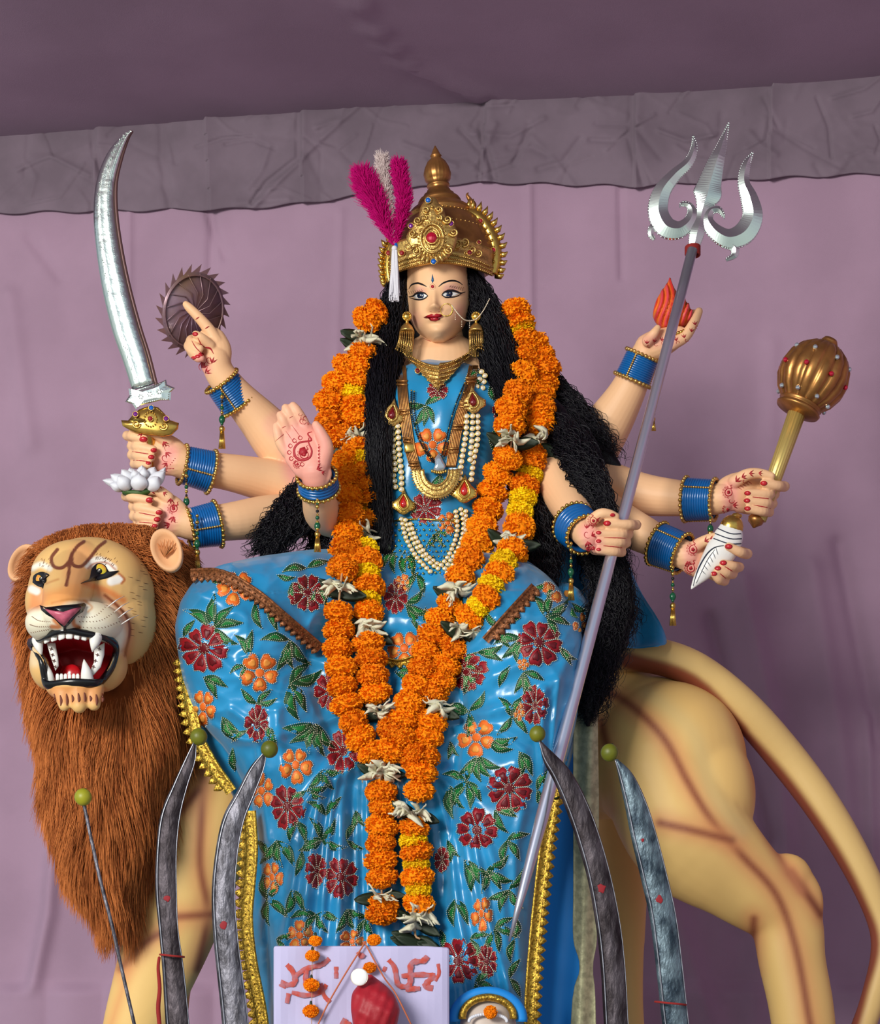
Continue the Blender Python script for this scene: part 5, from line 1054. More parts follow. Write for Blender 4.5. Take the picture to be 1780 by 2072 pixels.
# plume
plume = thing('feather_plume', 'pink and white feather plume standing at the left of the golden crown', 'plume', P(798, 500, -.1))
def feather(pts, wd, m, n, L):
    a = cr(pts, 8); c = np.array([P(x, y, -.10) for x, y in a]); K = len(a); q = MB(); q.sweep(c, np.linspace(1.6, .5, K)*S(0), n=6)
    t = rng.random(n)**.9; idx = t*(K-1); lo = np.floor(idx).astype(int); hi_ = np.minimum(lo+1, K-1); f = (idx-lo)[:, None]; b = c[lo]*(1-f)+c[hi_]*f; T = c[hi_]-c[np.maximum(lo-1, 0)]; T /= np.linalg.norm(T, axis=1)[:, None]+1e-9
    ph = rng.random(n)*6.283; sd = np.stack([np.cos(ph), .6*np.sin(ph), np.zeros(n)], 1); D_ = sd+T*.55+rng.normal(0, .22, (n, 3)); D_ /= np.linalg.norm(D_, axis=1)[:, None]
    ll = (np.interp(t, np.linspace(0, 1, len(wd)), wd)*rng.uniform(.6, 1.12, n))[:, None, None]*S(0); k = np.linspace(0, 1, 5)[None, :, None]
    cu = b[:, None]+D_[:, None]*ll*k+T[:, None]*ll*.35*k*k+rng.normal(0, .0016, (n, 5, 3))*k; strands(cu, np.array([.0009, .0014, .0013, .001, .0004]), q); return obj('feather', q, m, plume, recalc=False)
M_pink = mat('pink_feather', (206, 14, 122), .8, spec=.1); M_pfw = mat('white_feather', (226, 208, 206), .85, spec=.1)
feather([(798, 496), (782, 462), (765, 425), (745, 390), (732, 352)], [6, 26, 34, 36, 22], M_pink, 2600, 1); feather([(798, 494), (792, 450), (784, 400), (774, 350), (772, 320)], [3, 9, 14, 18, 16], M_pfw, 1700, 1); feather([(800, 494), (808, 455), (816, 410), (810, 365), (806, 332)], [6, 18, 22, 24, 16], M_pink, 2300, 1)
q = MB(); n = 54
cu = np.array([[P(798+(i % 9-4)*(.7+1.6*t)+1.5*math.sin(i+t*3), 506+t*(84+(i*7 % 22)), -.185-.006*math.sin(i*1.7)) for t in np.linspace(0, 1, 7)] for i in range(n)]); strands(cu, .0018, q, sides=5); q.pball(798, 503, -.185, 6, 6)
tas = obj('tassel', q, mat('white_yarn', (226, 224, 232), .8), plume); q = MB(); q.pball(801, 498, -.18, 4, 7); obj('blue_knot', q, M_sapph, plume)

# earrings
for side, x, gl in ((0, 823, 'golden jhumka earring with fringe at the ear by the white tassel'), (1, 963, 'golden jhumka earring with fringe at the ear joined by the nose chain')):
    e = thing('earring', gl, 'earring', P(x, 635, -.08), 'golden drop earrings'); yy = -.09 if side == 0 else -.085
    q = MB(); q.pball(x, 640, yy, 8, 9, 6); q.torus(P(x, 640, yy-.004), (0, 1, 0), 8*S(0), 2*S(0), 20, 6); q.pball(x, 652, yy, 3.5)
    for k in range(9): q.pball(x+8*math.cos(k*.7), 640+8*math.sin(k*.7), yy-.007, 1.8, seg=6, rings=4)
    obj('stud', q, M_brass, e)
    q = MB(); q.lathe(P(x, 654, yy), P(x, 671, yy), [(0, .003), (.1, 6*S(0)), (.4, 11*S(0)), (.8, 14*S(0)), (1, 15*S(0)), (1.02, 12*S(0))], 24); obj('bell', q, M_gold, e)
    q = MB()
    for k in range(20):
        a = 6.283*k/20; bx, by = x+14*math.cos(a), math.sin(a)*14*S(0); L = (34+ (18*math.cos(a*.5+(.2 if side == 0 else 2.2))**2)); sw = -6 if side == 0 else 2
        q.sweep([P(bx, 670, yy+by), P(bx+sw*.3, 670+L*.5, yy+by), P(bx+sw+3*math.sin(k), 670+L, yy+by*.7)], 1.2*S(0), n=5)
        for j in range(5): q.octa(P(bx+sw*j/6, 674+L*j/5.5, yy+by), 1.6*S(0))
        q.octa(P(bx+sw+3*math.sin(k), 670+L, yy+by*.7), 2.4*S(0))
    obj('fringe', q, M_gold, e)
nr_ = thing('nose_ring', 'round pearl and gold nose ring with a chain running to the ear', 'nose ring', P(903, 640, -.16))
q = MB(); c = P(903, 627, -.160)
q.torus(c, (0.25, 1, 0), 12*S(0), .9*S(0), 30, 6)
for k in range(20): 
    a = -1.4+3.3*k/20; q.octa(P(903+12.6*math.cos(a), 627+12.6*math.sin(a), -.163), 1.9*S(0))
obj('ring', q, M_brass, nr_)
q = MB(); a = cr([(914, 618, -.165), (926, 634, -.16), (938, 646, -.145), (950, 649, -.125), (964, 645, -.1), (978, 628, -.09), (990, 605, -.085)], 8)
for x, y, d in a: q.octa(P(x, y, d), 1.7*S(0))
q.sweep([P(*r) for r in a], .5*S(0), n=5)
for x, y in ((921, 636), (934, 650), (950, 652)):
    for j in range(4): q.octa(P(x, y+j*3.5, -.155+.001*x*.0), 1.3*S(0))
obj('chain', q, M_pearl, nr_)

# necklaces
TS = Surf([sari, am])
def onto(pts, lift, ms=TS, sm=3):
    a = np.array(pts)[:, :2]; ys = np.array([ms.y(x, y, np.nan) for x, y in a]); i = np.arange(len(ys)); ok = ~np.isnan(ys); ys = np.interp(i, i[ok], ys[ok])
    for _ in range(sm): ys = np.convolve(np.pad(ys, 1, 'edge'), [.25, .5, .25], 'valid')
    return [P(x, y, d-lift) for (x, y), d in zip(a, ys)]
cho = thing('choker', 'golden filigree collar choker with two red stones around the neck', 'necklace', P(885, 770, -.14))
q = MB(); V = []
for k in range(41):
    u = -1+2*k/40; x = 887+62*u; top = 738-14*u*u*1.6-(4 if u > 0 else 0); bot = top+14+38*max(0, 1-abs(u-.0)*1.25)**1.1; row = []
    yy = min(TS.y(x, top, -.05), TS.y(x, bot, -.05), TS.y(x, (top+bot)/2, -.05))-.014
    for s_, dd in ((0, .016), (0, -.004), (.12, -.006), (.2, 0), (.8, 0), (.9, -.005), (1, -.002), (1, .016)): row.append(P(x, top+(bot-top)*s_, yy+dd))
    V.append(row)
    for s_ in np.arange(.1, 1.05, 8/(bot-top)): q.octa(P(x+random.uniform(-1, 1), top+(bot-top)*min(s_, 1), yy-.005), 2.6*S(0))
q.grid(V, 0, True, True); obj('collar', q, M_gold, cho)
for x, y in ((845, 750), (889, 749)): jewel(x, y, 5, TS.y(x, y, -.1)-.022, M_garnet, cho)
hr_ = thing("chain_necklace", 'brown-gold multi-strand chain necklace with a crescent pendant', 'necklace', P(885, 950, -.2))
for side, pts in ((0, [(812, 742), (815, 800), (822, 860), (830, 910), (840, 945), (848, 962)]), (1, [(958, 740), (948, 790), (932, 840), (922, 880), (916, 920), (912, 945)])):
    a = cr(pts, 6)
    for k in range(7):
        q = MB(); ss = [(x+(k-3)*(2.7+.6*math.sin(i*.1)), y) for i, (x, y) in enumerate(a)]; q.sweep(onto(ss, .008), 1.5*S(-.15), n=6); obj('chain_strand', q, M_copper, hr_)
    for t in (.12, .32, .52, .74):
        x, y = a[int(t*(len(a)-1))]; q = MB(); q.sweep(onto([(x-11, y), (x, y), (x+11, y)], .012), 2.6*S(-.15), n=6); q.sweep(onto([(x-11, y+7), (x, y+7), (x+11, y+7)], .012), 2.2*S(-.15), n=6); obj('clasp_bar', q, M_copper, hr_)
q = MB(); x, y = 829, 905
q.plate([(x-11, y-9), (x+11, y-9), (x+11, y+10), (x-11, y+10)], TS.y(x, y, -.15)-.014, .006, 0, .004); obj('clasp', q, M_brass, hr_)
q = MB(); V = []
for k in range(33):
    a = math.pi*(1.02-1.04*k/32); row = []
    for rr, dd in ((28, .004), (28, -.003), (31, -.005), (34, -.002), (40, -.006), (45, -.002), (51, -.006), (55, -.001), (58, -.003), (58, .004)):
        x, y = 882+rr*math.cos(a)*.84, 952+rr*math.sin(a)*.98; row.append(P(x, y, -.186+dd))
    V.append(row)
    for rr in (31, 40, 51, 60): q.octa(P(882+rr*math.cos(a)*.84, 952+rr*math.sin(a)*.98, -.194), 1.9*S(-.15))
q.grid(V, 0, True, True); obj('crescent_pendant', q, M_gold, hr_)
mg = thing('black_bead_necklace', 'black and gold beaded necklace with a small silver peacock pendant', 'necklace', P(885, 950, -.19))
for pts in ([(832, 790), (832, 830), (842, 875), (858, 910), (876, 935)], [(940, 775), (925, 810), (912, 850), (902, 890), (892, 925)]):
    q = MB(); a = cr(pts, 10); W = onto(a, .008); W2 = onto([(x+6, y+2) for x, y in a], .008)
    for k, p in enumerate(W): q.octa(p, 2.5*S(-.15), k % 6 == 0)
    for k, p in enumerate(W2): q.octa(p, 2.3*S(-.15), k % 5 == 0)
    obj('bead_string', q, [M_black, M_brass], mg)
q = MB(); yy = TS.y(888, 930, -.17)-.016
q.plate([(886, 918), (892, 922), (896, 932), (902, 944), (898, 952), (885, 954), (876, 950), (880, 940), (879, 928)], yy, .006, 0, .006)
for k in range(7): q.pball(874+k*4.6, 953+3*math.sin(k*.5), yy, 2.6, 4, seg=8, rings=5, m=1)
obj('peacock_pendant', q, [M_clear, M_brass], mg)
kn = thing('stone_necklace', 'long necklace of round glass stones with red teardrop pendants down to the waist', 'necklace', P(890, 1150, -.25))
def stones(cols, step=11.5, r=5.0, lift=.014):
    for c in cols:
        a = cr(c, 8)[:, :2]; d = np.r_[0, np.cumsum(np.hypot(*np.diff(a, axis=0).T))]; n = int(d[-1]/step); t = np.linspace(0, d[-1], n+1); W = onto(np.stack([np.interp(t, d, a[:, 0]), np.interp(t, d, a[:, 1])], 1), lift)
        for p in W:
            q = MB(); q.ball(p, (r*S(-.15), r*S(-.15)*.5, r*S(-.15)), 10, 6); q.torus(p, (0, 1, 0), r*1.02*S(-.15), 1.*S(-.15), 12, 4, 1); obj('stone', q, [M_pearl, M_brass], kn)
stones([[(974, 752), (968, 775), (964, 782)], [(981, 760), (976, 785)], [(944, 842), (942, 880), (934, 930), (930, 968)], [(956, 842), (955, 880), (951, 930)], [(966, 842), (966, 890), (958, 930), (953, 970)],
        [(785, 868), (785, 905), (793, 945), (800, 985)], [(795, 866), (796, 910), (800, 950)], [(805, 862), (807, 910), (812, 960), (812, 990)]])
stones([[(812, 1050), (822, 1090), (845, 1130), (870, 1156)], [(820, 1052), (832, 1085), (852, 1120), (878, 1145)], [(830, 1060), (842, 1090), (862, 1122), (884, 1140)],
        [(922, 1035), (925, 1070), (918, 1100), (905, 1128), (886, 1150)], [(932, 1030), (938, 1058), (934, 1090), (922, 1118), (900, 1150)], [(942, 1034), (940, 1090), (928, 1125), (905, 1158)]], 9.5, 4.2)
def drop(x, y, s_, rot, m=M_garnet):
    p = kn; yy = min(TS.y(x, y, -.17), -.1)-.022; ca, sa_ = math.cos(rot), math.sin(rot); T = lambda pp: [(x+s_*(a*ca-b*sa_), y+s_*(a*sa_+b*ca)) for a, b in pp]
    q = MB(); q.plate(T([(0, -34), (5, -22), (14, -10), (27, 0), (26, 12), (15, 18), (8, 24), (0, 26), (-8, 24), (-15, 18), (-26, 12), (-27, 0), (-14, -10), (-5, -22)]), yy, .006, 0, .004)
    q.sweep([P(a, b, yy-.008) for a, b in cr(T([(0, -22), (10, -4), (10, 8), (0, 15), (-10, 8), (-10, -4), (0, -22)]), 5)], 1.8*S(-.15), n=6)
    for k in range(12):
        a = math.pi*(-.05+1.1*k/11); q.octa(P(*T([(24*math.cos(a), 2+18*math.sin(a))])[0], yy-.006), 2*S(-.15))
    o = obj('teardrop_pendant', q, M_gold if m is M_garnet else M_brass, kn)
    q = MB(); q.plate(cr(T([(0, -17), (7, -3), (7, 6), (0, 11), (-7, 6), (-7, -3), (0, -17)]), 3)[:-1].tolist(), yy-.007, .004, 0, .008); obj('jewel', q, m, o)
drop(793, 838, .95, .15); drop(957, 812, .95, -.1); M_rr = mat('bright_ruby', (206, 16, 16), .08, .1, spec=1., coat=1.)
drop(816, 1018, .9, .05, M_rr); drop(939, 992, 1.0, .05, M_rr)
# waist net of gold beads
wb = thing('waist_belt', 'openwork belt net of gold and blue beads across the waist', 'belt', P(880, 1100, -.2))
q = MB(); q2 = MB()
for j in range(11):
    for i in range(17):
        x = 785+i*12+(6 if j % 2 else 0); y = 1052+j*11
        if abs(x-885)/115+max(0, (y-1100))/110 > 1.05: continue
        l, n = TS.hit(x, y)
        if l is None: continue
        q.octa(l+n*.006, 3.1*S(-.15))
        if (i+j) % 2: q2.ball(*((l+n*.004).lerp(TS.hit(x+6, y)[0] or l, .5),), r=3.6*S(-.15), seg=8, rings=5)
q.sweep(onto([(x, 1052+2*math.sin(x*.05)) for x in np.linspace(785, 985, 20)], .006), 2*S(-.15), n=6)
obj('bead_net', q, M_brass, wb)['kind'] = 'stuff'; obj('blue_beads', q2, M_bluecl, wb)['kind'] = 'stuff'
# bangles
def bangles(label, a, b, ra, rb_, tass, n=11, gold=None):
    A, B = P(*a), P(*b); e = thing('bangle_stack', label, 'bangles', A.lerp(B, .5), 'blue and gold bangle stacks on the arms'); ax = (B-A).normalized(); L = (B-A).length
    for k in range(n):
        t = (k+1)/(n+1); q = MB(); q.torus(A.lerp(B, t), ax, (ra+(rb_-ra)*t+1.5)*S(a[2]), L/(n+1)*.62, 40, 6); obj('bangle', q, M_bang, e)
    for c, r in ((A, ra), (B, rb_)):
        q = MB(); R = (r+4)*S(a[2]); q.torus(c, ax, R, 2.4*S(a[2]), 40, 8); X = ax.orthogonal().normalized(); Y = ax.cross(X)
        for k in range(26): an = 6.283*k/26; q.ball(c+(X*math.cos(an)+Y*math.sin(an))*(R+1.2*S(a[2])), 4.3*S(a[2]), 8, 6)
        obj('gold_bangle', q, M_brass if gold else M_gold, e)
    if n > 5:
        q = MB()
        for k in range(n):
            t = (k+1)/(n+1); c = A.lerp(B, t); f = Vector((0, -1, 0)); f -= ax*f.dot(ax); f.normalize()
            for an in (.35, 2.2, -1.9): g_ = Matrix.Rotation(an, 3, ax)@f; q.ball(c+g_*((ra+(rb_-ra)*t+5)*S(a[2])), 2.6*S(a[2]), 6, 4)
        obj('bead_row', q, M_gold, e)['kind'] = 'stuff'
    if tass:
        x, y, L2, y0 = tass; q = MB(); yy = y0; t = y; k = 0
        q.sweep([P(x, y-4, yy), P(x, y+L2*.62, yy)], .8*S(yy), n=5)
        while t < y+L2*.62: r = (3.4, 2.6, 4.2)[k % 3]; q.pball(x, t, yy, r, seg=8, rings=6, m=(0, 1, 0, 2)[k % 4]); t += r*2.2; k += 1
        q.pball(x, y+L2*.5, yy, 6.5, 8.5, 5, seg=12, rings=8, m=1)
        obj('bead_chain', q, [M_brass, mat('green_bead', (16, 84, 54), .2), M_black], e)
        q = MB(); yb = y+L2*.66; q.pball(x, yb, yy, 6, 7, seg=10, rings=6)
        for k in range(12): an = k*.53; q.sweep([P(x+3*math.cos(an), yb+4, yy+.004*math.sin(an)), P(x+6*math.cos(an), y+L2, yy+.008*math.sin(an))], 1.3*S(yy), n=5)
        obj('tassel', q, M_brass, e)
bangles('stack of blue bangles on the raised wrist under the spiked disc', (448, 771, -.04), (482, 819, -.005), 33, 34, (449, 790, 118, -.08), gold=1)
bangles('stack of blue bangles on the wrist of the hand gripping the curved sword', (369, 940, -.09), (427, 955, -.06), 34, 38, (377, 950, 130, -.16))
bangles('stack of blue bangles on the wrist of the hand under the white lotus', (383, 1070, -.16), (440, 1060, -.14), 36, 41, (399, 1044, 112, -.23), gold=1)
bangles('blue bangles on the wrist of the raised open palm beside the garland', (641, 963, -.375), (645, 990, -.34), 35, 37, (642, 1012, 105, -.42), 4, gold=1)
bangles('blue bangles on the wrist of the fist holding the trident pole', (1184, 1082, -.31), (1160, 1060, -.25), 36, 40, (1155, 1100, 115, -.34), 5, gold=1)
bangles('stack of blue bangles on the wrist of the hand holding the conch', (1380, 1120, -.155), (1330, 1100, -.12), 36, 39, (1361, 1148, 118, -.22), gold=1)
bangles('stack of blue bangles on the wrist of the fist gripping the mace', (1445, 1011, -.05), (1387, 1010, -.02), 36, 39, (1437, 1040, 60, -.1))
bangles('stack of blue bangles on the wrist of the hand cupping the flame', (1300, 719, .01), (1279, 769, .03), 30, 33, (1320, 800, 72, -.02))

# ------------------------------------------------------------ things in the hands
sw = thing('curved_sword', 'curved silver foil sword held upright in a raised fist at left', 'sword', P(300, 900, -.14)); yy = -.15
q = MB(); a = cr([(264, 265, 2, 0), (250, 280, 7, 0), (228, 318, 15, 0), (212, 370, 19, 0), (209, 430, 22, 0), (216, 500, 24, 0), (230, 580, 26, 0), (250, 660, 27, 0), (270, 720, 26, 0), (288, 782, 24, 0)], 6)
W = [P(x+wd*.1, y, yy) for x, y, wd, _ in a]; prof_b = [(1, 0), (.75, -.75), (.2, -1), (0, -.72), (-.25, -1), (-.75, -.6), (-1, 0), (-.6, .6), (.6, .6)]
q.sweep(W, [r[2]*S(yy) for r in a], [.004+.008*min(1, r[2]/20) for r in a], prof=prof_b); obj('blade', q, M_silver, sw)
q = MB(); q.sweep([P(x+wd*1.2, y, yy+.006) for x, y, wd, _ in a], 4*S(yy), .006, 6); obj('blade_spine', q, mat('blade_back', (110, 78, 76), .4, .3), sw)
q = MB()
for i, (x, y, wd, _) in enumerate(cr(a, 3)):
    q.octa(P(x+wd*.55, y, yy-.010), 1.4*S(yy)); 
    if i % 6 < 3: q.octa(P(x-wd*.35+4*math.sin(i*.9), y, yy-.011), 1.7*S(yy))
obj('embossed_dots', q, M_silver, sw)['kind'] = 'stuff'
q = MB(); gp = [(260, 786), (275, 790), (290, 784), (312, 779), (328, 772), (336, 768), (338, 778), (354, 785), (346, 793), (345, 810), (325, 810), (305, 815), (284, 820), (275, 828), (268, 818), (253, 813), (262, 800)]
q.plate(gp, yy-.012, .03, 0, .006)
for k in range(len(gp)):
    (x0, y0), (x1, y1) = gp[k], gp[(k+1) % len(gp)]
    for t in np.arange(0, 1, 5/max(5, math.hypot(x1-x0, y1-y0))): q.octa(P(300+(x0+(x1-x0)*t-300)*.9, 799+(y0+(y1-y0)*t-799)*.86, yy-.015), 1.6*S(yy))
for cx_, cy_ in ((303, 798), (285, 803), (322, 793)):
    for k in range(6): q.ball(P(cx_+4*math.cos(k*1.05), cy_+4*math.sin(k*1.05), yy-.017), 1.8*S(yy), 6, 4)
obj('guard', q, M_silver, sw, smooth=False)
q = MB(); q.plate([(245, 850), (258, 852), (270, 838), (282, 828), (296, 823), (306, 821), (320, 824), (332, 836), (344, 850), (362, 856), (360, 868), (348, 880), (330, 884), (300, 880), (275, 876), (258, 868), (248, 862)], yy-.004, .03, 0, .010)
for k in range(16): a_ = 6.283*k/16; q.octa(P(304+13*math.cos(a_), 848+15*math.sin(a_), yy-.018), 2.2*S(yy))
scroll(q, 276, 858, 9, 0, yy-.013); scroll(q, 332, 862, 9, 3, yy-.013, sg=-1); q.limb([(300, 860, yy+.02, 14), (300, 900, yy+.045, 15), (296, 965, yy+.045, 13)], 4, 16)
obj('hilt', q, M_brass, sw)
for x, y, m in ((304, 847, M_redf), (306, 825, M_sapph), (274, 838, M_purp), (336, 847, M_purp)): jewel(x, y, 5, yy-.018, m, sw)

ck = thing('spiked_disc', 'round dark metal throwing disc with saw teeth spinning on a pointing finger', 'discus', P(385, 640, -.05)); c = P(391, 630, -.01)
n_ = Vector((.64, -.66, -.38)).normalized(); X = Vector((.54, 0, .84)); X = (X-n_*X.dot(n_)).normalized(); Y = n_.cross(X); R = 74*S(-.01)
q = MB(); V = []
for rr, dd in ((.02, -.004), (1, -.002), (1, .002), (.02, .004)): V.append([c+(X*math.cos(t)*1.04+Y*math.sin(t))*R*rr+n_*dd for t in np.linspace(0, 6.283, 49)[:-1]])
q.grid(V, 0, True, True)
for k in range(16):
    a_ = 6.283*k/16; D_ = X*math.cos(a_)*1.04+Y*math.sin(a_); q.sweep([c+D_*R*.08+n_*.004, c+(X*math.cos(a_+.5)*1.04+Y*math.sin(a_+.5))*R*.5+n_*.006, c+(X*math.cos(a_+.9)*1.04+Y*math.sin(a_+.9))*R*.97+n_*.004], .9*S(0), n=5)
q.torus(c+n_*.004, n_, R*.95, .003, 40, 6); M_disc = mat('dull_bronze', (150, 122, 140), .35, .45, rgb2=(150, 118, 100), nscale=6, bump=.2, bscale=40); obj('plate', q, M_disc, ck)
for k in range(24):
    a_ = 6.283*k/24; f = lambda t, r: c+(X*math.cos(t)*1.04+Y*math.sin(t))*R*r
    q = MB(); v0, v1, v2 = f(a_, .98), f(a_+.24, .98), f(a_-.05, 1.22); q.add([v0-n_*.002, v1-n_*.002, v2, v0+n_*.002, v1+n_*.002], [(0, 1, 2), (3, 2, 4), (0, 2, 3), (1, 4, 2), (0, 3, 4, 1)]); obj('tooth', q, M_disc, ck, smooth=False)
q = MB(); q.ball(c+n_*.008, .008, 10, 8); obj('pin', q, M_black, ck)

lo_ = thing('white_lotus', 'white lotus flower resting on the lower left fist', 'flower', P(280, 998, -.19)); M_pet = mat('lotus_white', (232, 234, 242), .6, spec=.3)
def petal(par, x, y, L, wd, ang, lean, yy, m, dep=1.):
    q = MB(); V = []; ca, sa_ = math.cos(ang), math.sin(ang)
    for t in np.linspace(0, 1, 9):
        wv = wd*math.sin(math.pi*min(1, (.12+.86*t)))**.75*(1 if t < .96 else .2); cx_, cy_ = x+L*t*ca, y+L*t*sa_-10*lean*t*t; row = []
        for s_ in (-1, -.5, 0, .5, 1): row.append(P(cx_-wv*s_*sa_, cy_+wv*s_*ca, yy-dep*.02*math.sin(t*2.6)+.012*abs(s_)))
        V.append(row+[p+Vector((0, .004, 0)) for p in row[::-1]])
    q.grid(V, 0, True, True); return obj('petal', q, m, par)
for x, y, L, wd, ang, ln, yd in ((262, 985, 56, 10, -2.93, .2, -.17), (268, 987, 52, 13, -2.6, 0, -.2), (272, 985, 44, 13, -2.2, 0, -.19), (300, 985, 46, 14, -.75, 0, -.2), (308, 986, 46, 9, -.95, .3, -.17), (285, 983, 42, 14, -1.5, 0, -.16), (272, 975, 30, 12, -1.9, 0, -.165), (298, 975, 34, 13, -1.1, 0, -.165),
                                 (280, 992, 34, 17, -1.5, 0, -.235), (262, 990, 36, 14, -2.3, 0, -.225), (300, 991, 34, 15, -.9, 0, -.225), (250, 990, 30, 10, -2.75, 0, -.21), (288, 972, 26, 11, -1.4, 0, -.19), (276, 972, 22, 10, -1.8, 0, -.2)): petal(lo_, x, y, L, wd, D(math.degrees(ang)), ln, yd, M_pet)
q = MB(); q.limb([(252, 997, -.2, 5), (285, 999, -.2, 8), (318, 988, -.2, 4)], 4, 10, rb=2.2); q.limb([(285, 998, -.17, 7), (290, 1040, -.155, 7), (290, 1082, -.15, 7)], 4, 10); obj('stem', q, mat('lotus_green', (60, 92, 40), .5), lo_)
q = MB(); q.pball(284, 974, -.17, 15, 14); obj('lotus_heart', q, M_pet, lo_)

co = thing('conch_shell', 'white conch shell with blue lines and gold tip held in the lower right hand', 'conch', P(1440, 1120, -.2)); q = MB()
cp = [(1484, 1052, -.22, 11), (1479, 1066, -.22, 22), (1475, 1082, -.22, 29), (1468, 1100, -.22, 31), (1456, 1118, -.22, 31), (1440, 1138, -.22, 25), (1424, 1158, -.22, 17), (1410, 1175, -.22, 10), (1398, 1192, -.22, 2)]
q.limb(cp, 5, 26, rb=.72); cm = fuse(q, .003, 1); cm.materials.append(M_white); cm.polygons.foreach_set('use_smooth', [True]*len(cm.polygons)); sh_ = link(bpy.data.objects.new('shell', cm), co); CS = Surf([cm])
q = MB(); q.limb([(1497, 1044, -.22, 4), (1487, 1043, -.225, 6), (1483, 1056, -.22, 14), (1480, 1066, -.22, 24)], 4, 18, rb=.8); obj('gold_tip', q, M_brass, co)
q = MB()
for k, (y0, w_) in enumerate(((1072, 26), (1082, 30), (1092, 31))): dline(q, CS, [(1476-k*2-w_*.9, y0-2), (1478-k*2, y0+8), (1476-k*2+w_*.85, y0+8)], 2.2, .002, taper=False)
dline(q, CS, [(1464, 1104), (1446, 1108), (1430, 1122), (1414, 1150), (1402, 1185)], 2.6, .003); dline(q, CS, [(1446, 1112), (1430, 1135), (1408, 1180)], 1.4, .002)
for k in range(6): dline(q, CS, [(1448-k*6, 1108+k*9), (1452-k*5, 1122+k*8)], 1.3, .002)
obj('painted_lines', q, mat('navy_line', (30, 40, 66), .5), co, recalc=False)

fl = thing('flame_ornament', 'orange and red painted flame in a gold rim resting on a cupped hand', 'flame ornament', P(1360, 668, -.02)); q = MB()
rowloft(q, [(563, 1354, 1357, .0, .003), (575, 1348, 1360, .0, .012), (595, 1334, 1372, .0, .03), (615, 1325, 1390, .0, .045), (635, 1321, 1400, .0, .05), (650, 1326, 1396, .0, .045), (664, 1340, 1376, .0, .03)], 64, 5)
V = q.v[0]; px, py = topx(V); V[:, 1] += np.where(V[:, 1] < 0, .010*np.cos((px-1360+8*np.sin(py*.05))*.55), 0)
fm = q.mesh('flame'); v = getv(fm); px, py = topx(v); s_ = .5+.5*np.cos((px-1360+8*np.sin(py*.05))*.55); c0, c1, c2 = (np.array(lin(k)) for k in ((236, 122, 34), (206, 34, 48), (230, 60, 90))); cl = c0*s_[:, None]+(c1*(np.sin(px*.13) > 0)[:, None]+c2*(np.sin(px*.13) <= 0)[:, None])*(1-s_)[:, None]; paint(fm, cl)
fm.materials.append(M_skin); link(bpy.data.objects.new('flame', fm), fl)
q = MB(); V = [P(1361+36*math.cos(t), 666+9*math.sin(t)-9*math.cos(t)+2, .0-.045*math.sin(t)) for t in np.linspace(0, 6.283, 41)]; q.sweep(V, 3*S(0), n=6)
for p in V[::1]: q.ball(p, 4*S(0), 6, 4)
obj('gold_rim', q, M_brass, fl)

mc = thing('mace', 'golden ribbed mace with jewelled pumpkin-shaped head held at right', 'mace', P(1526, 1052, -.07)); yy = -.068
p0 = P(1682, 684, yy); p1 = P(1610, 838, yy); q = MB(); Lx = (p1-p0).length/S(yy)
q.lathe(p0, p1, [(0, .001), (.02, 14*S(yy)), (.06, 18*S(yy)), (.09, 15*S(yy)), (.12, 34*S(yy)), (.2, 52*S(yy)), (.32, 66*S(yy)), (.48, 73*S(yy)), (.62, 71*S(yy)), (.76, 60*S(yy)), (.86, 44*S(yy)), (.88, 40*S(yy))], 96, rib=lambda a, t: 1-(.10*(1-abs(math.sin(a*8)))**2 if .1 < t < .87 else 0)); obj('ribbed_head', q, M_copper, mc)
q = MB(); q.lathe(p0, p1, [(.85, 42*S(yy)), (.87, 46*S(yy)), (.89, 41*S(yy)), (.91, 41*S(yy)), (.93, 47*S(yy)), (.96, 45*S(yy)), (1.0, 20*S(yy)), (1.02, 4*S(yy))], 40); obj('collar', q, M_copper, mc)
ax = (p1-p0).normalized(); fx = Vector((0, -1, 0)); fx = (fx-ax*fx.dot(ax)).normalized()
for t, R_, m, ph in ((.3, 63, M_clear, .2), (.52, 72, M_ruby, .0), (.8, 55, M_clear, .2)):
    for k in range(-3, 4):
        g_ = Matrix.Rotation((k+.5)*math.pi/8*1.0*2, 3, ax)@fx; c = p0.lerp(p1, t)+g_*(R_*S(yy)); q = MB(); q.ball(c, 5*S(yy), 10, 6); o = obj('jewel', q, m, mc, smooth=False)
q = MB(); h0 = P(1614, 830, yy); h1 = P(1536, 1052, yy); q.lathe(h0, h1, [(0, 17*S(yy)), (1, 13*S(yy))], 60, rib=lambda a, t: 1+.09*abs(math.sin(a*9))); obj('fluted_handle', q, mat('pale_gold', (222, 196, 116), .4, .6), mc)
q = MB(); q.lathe(P(1535, 1034, yy), P(1524, 1068, yy), [(0, 12*S(yy)), (.15, 16*S(yy)), (.3, 12*S(yy)), (.45, 17*S(yy)), (.7, 15*S(yy)), (.85, 8*S(yy)), (1, 2*S(yy))], 24); obj('pommel', q, M_copper, mc)

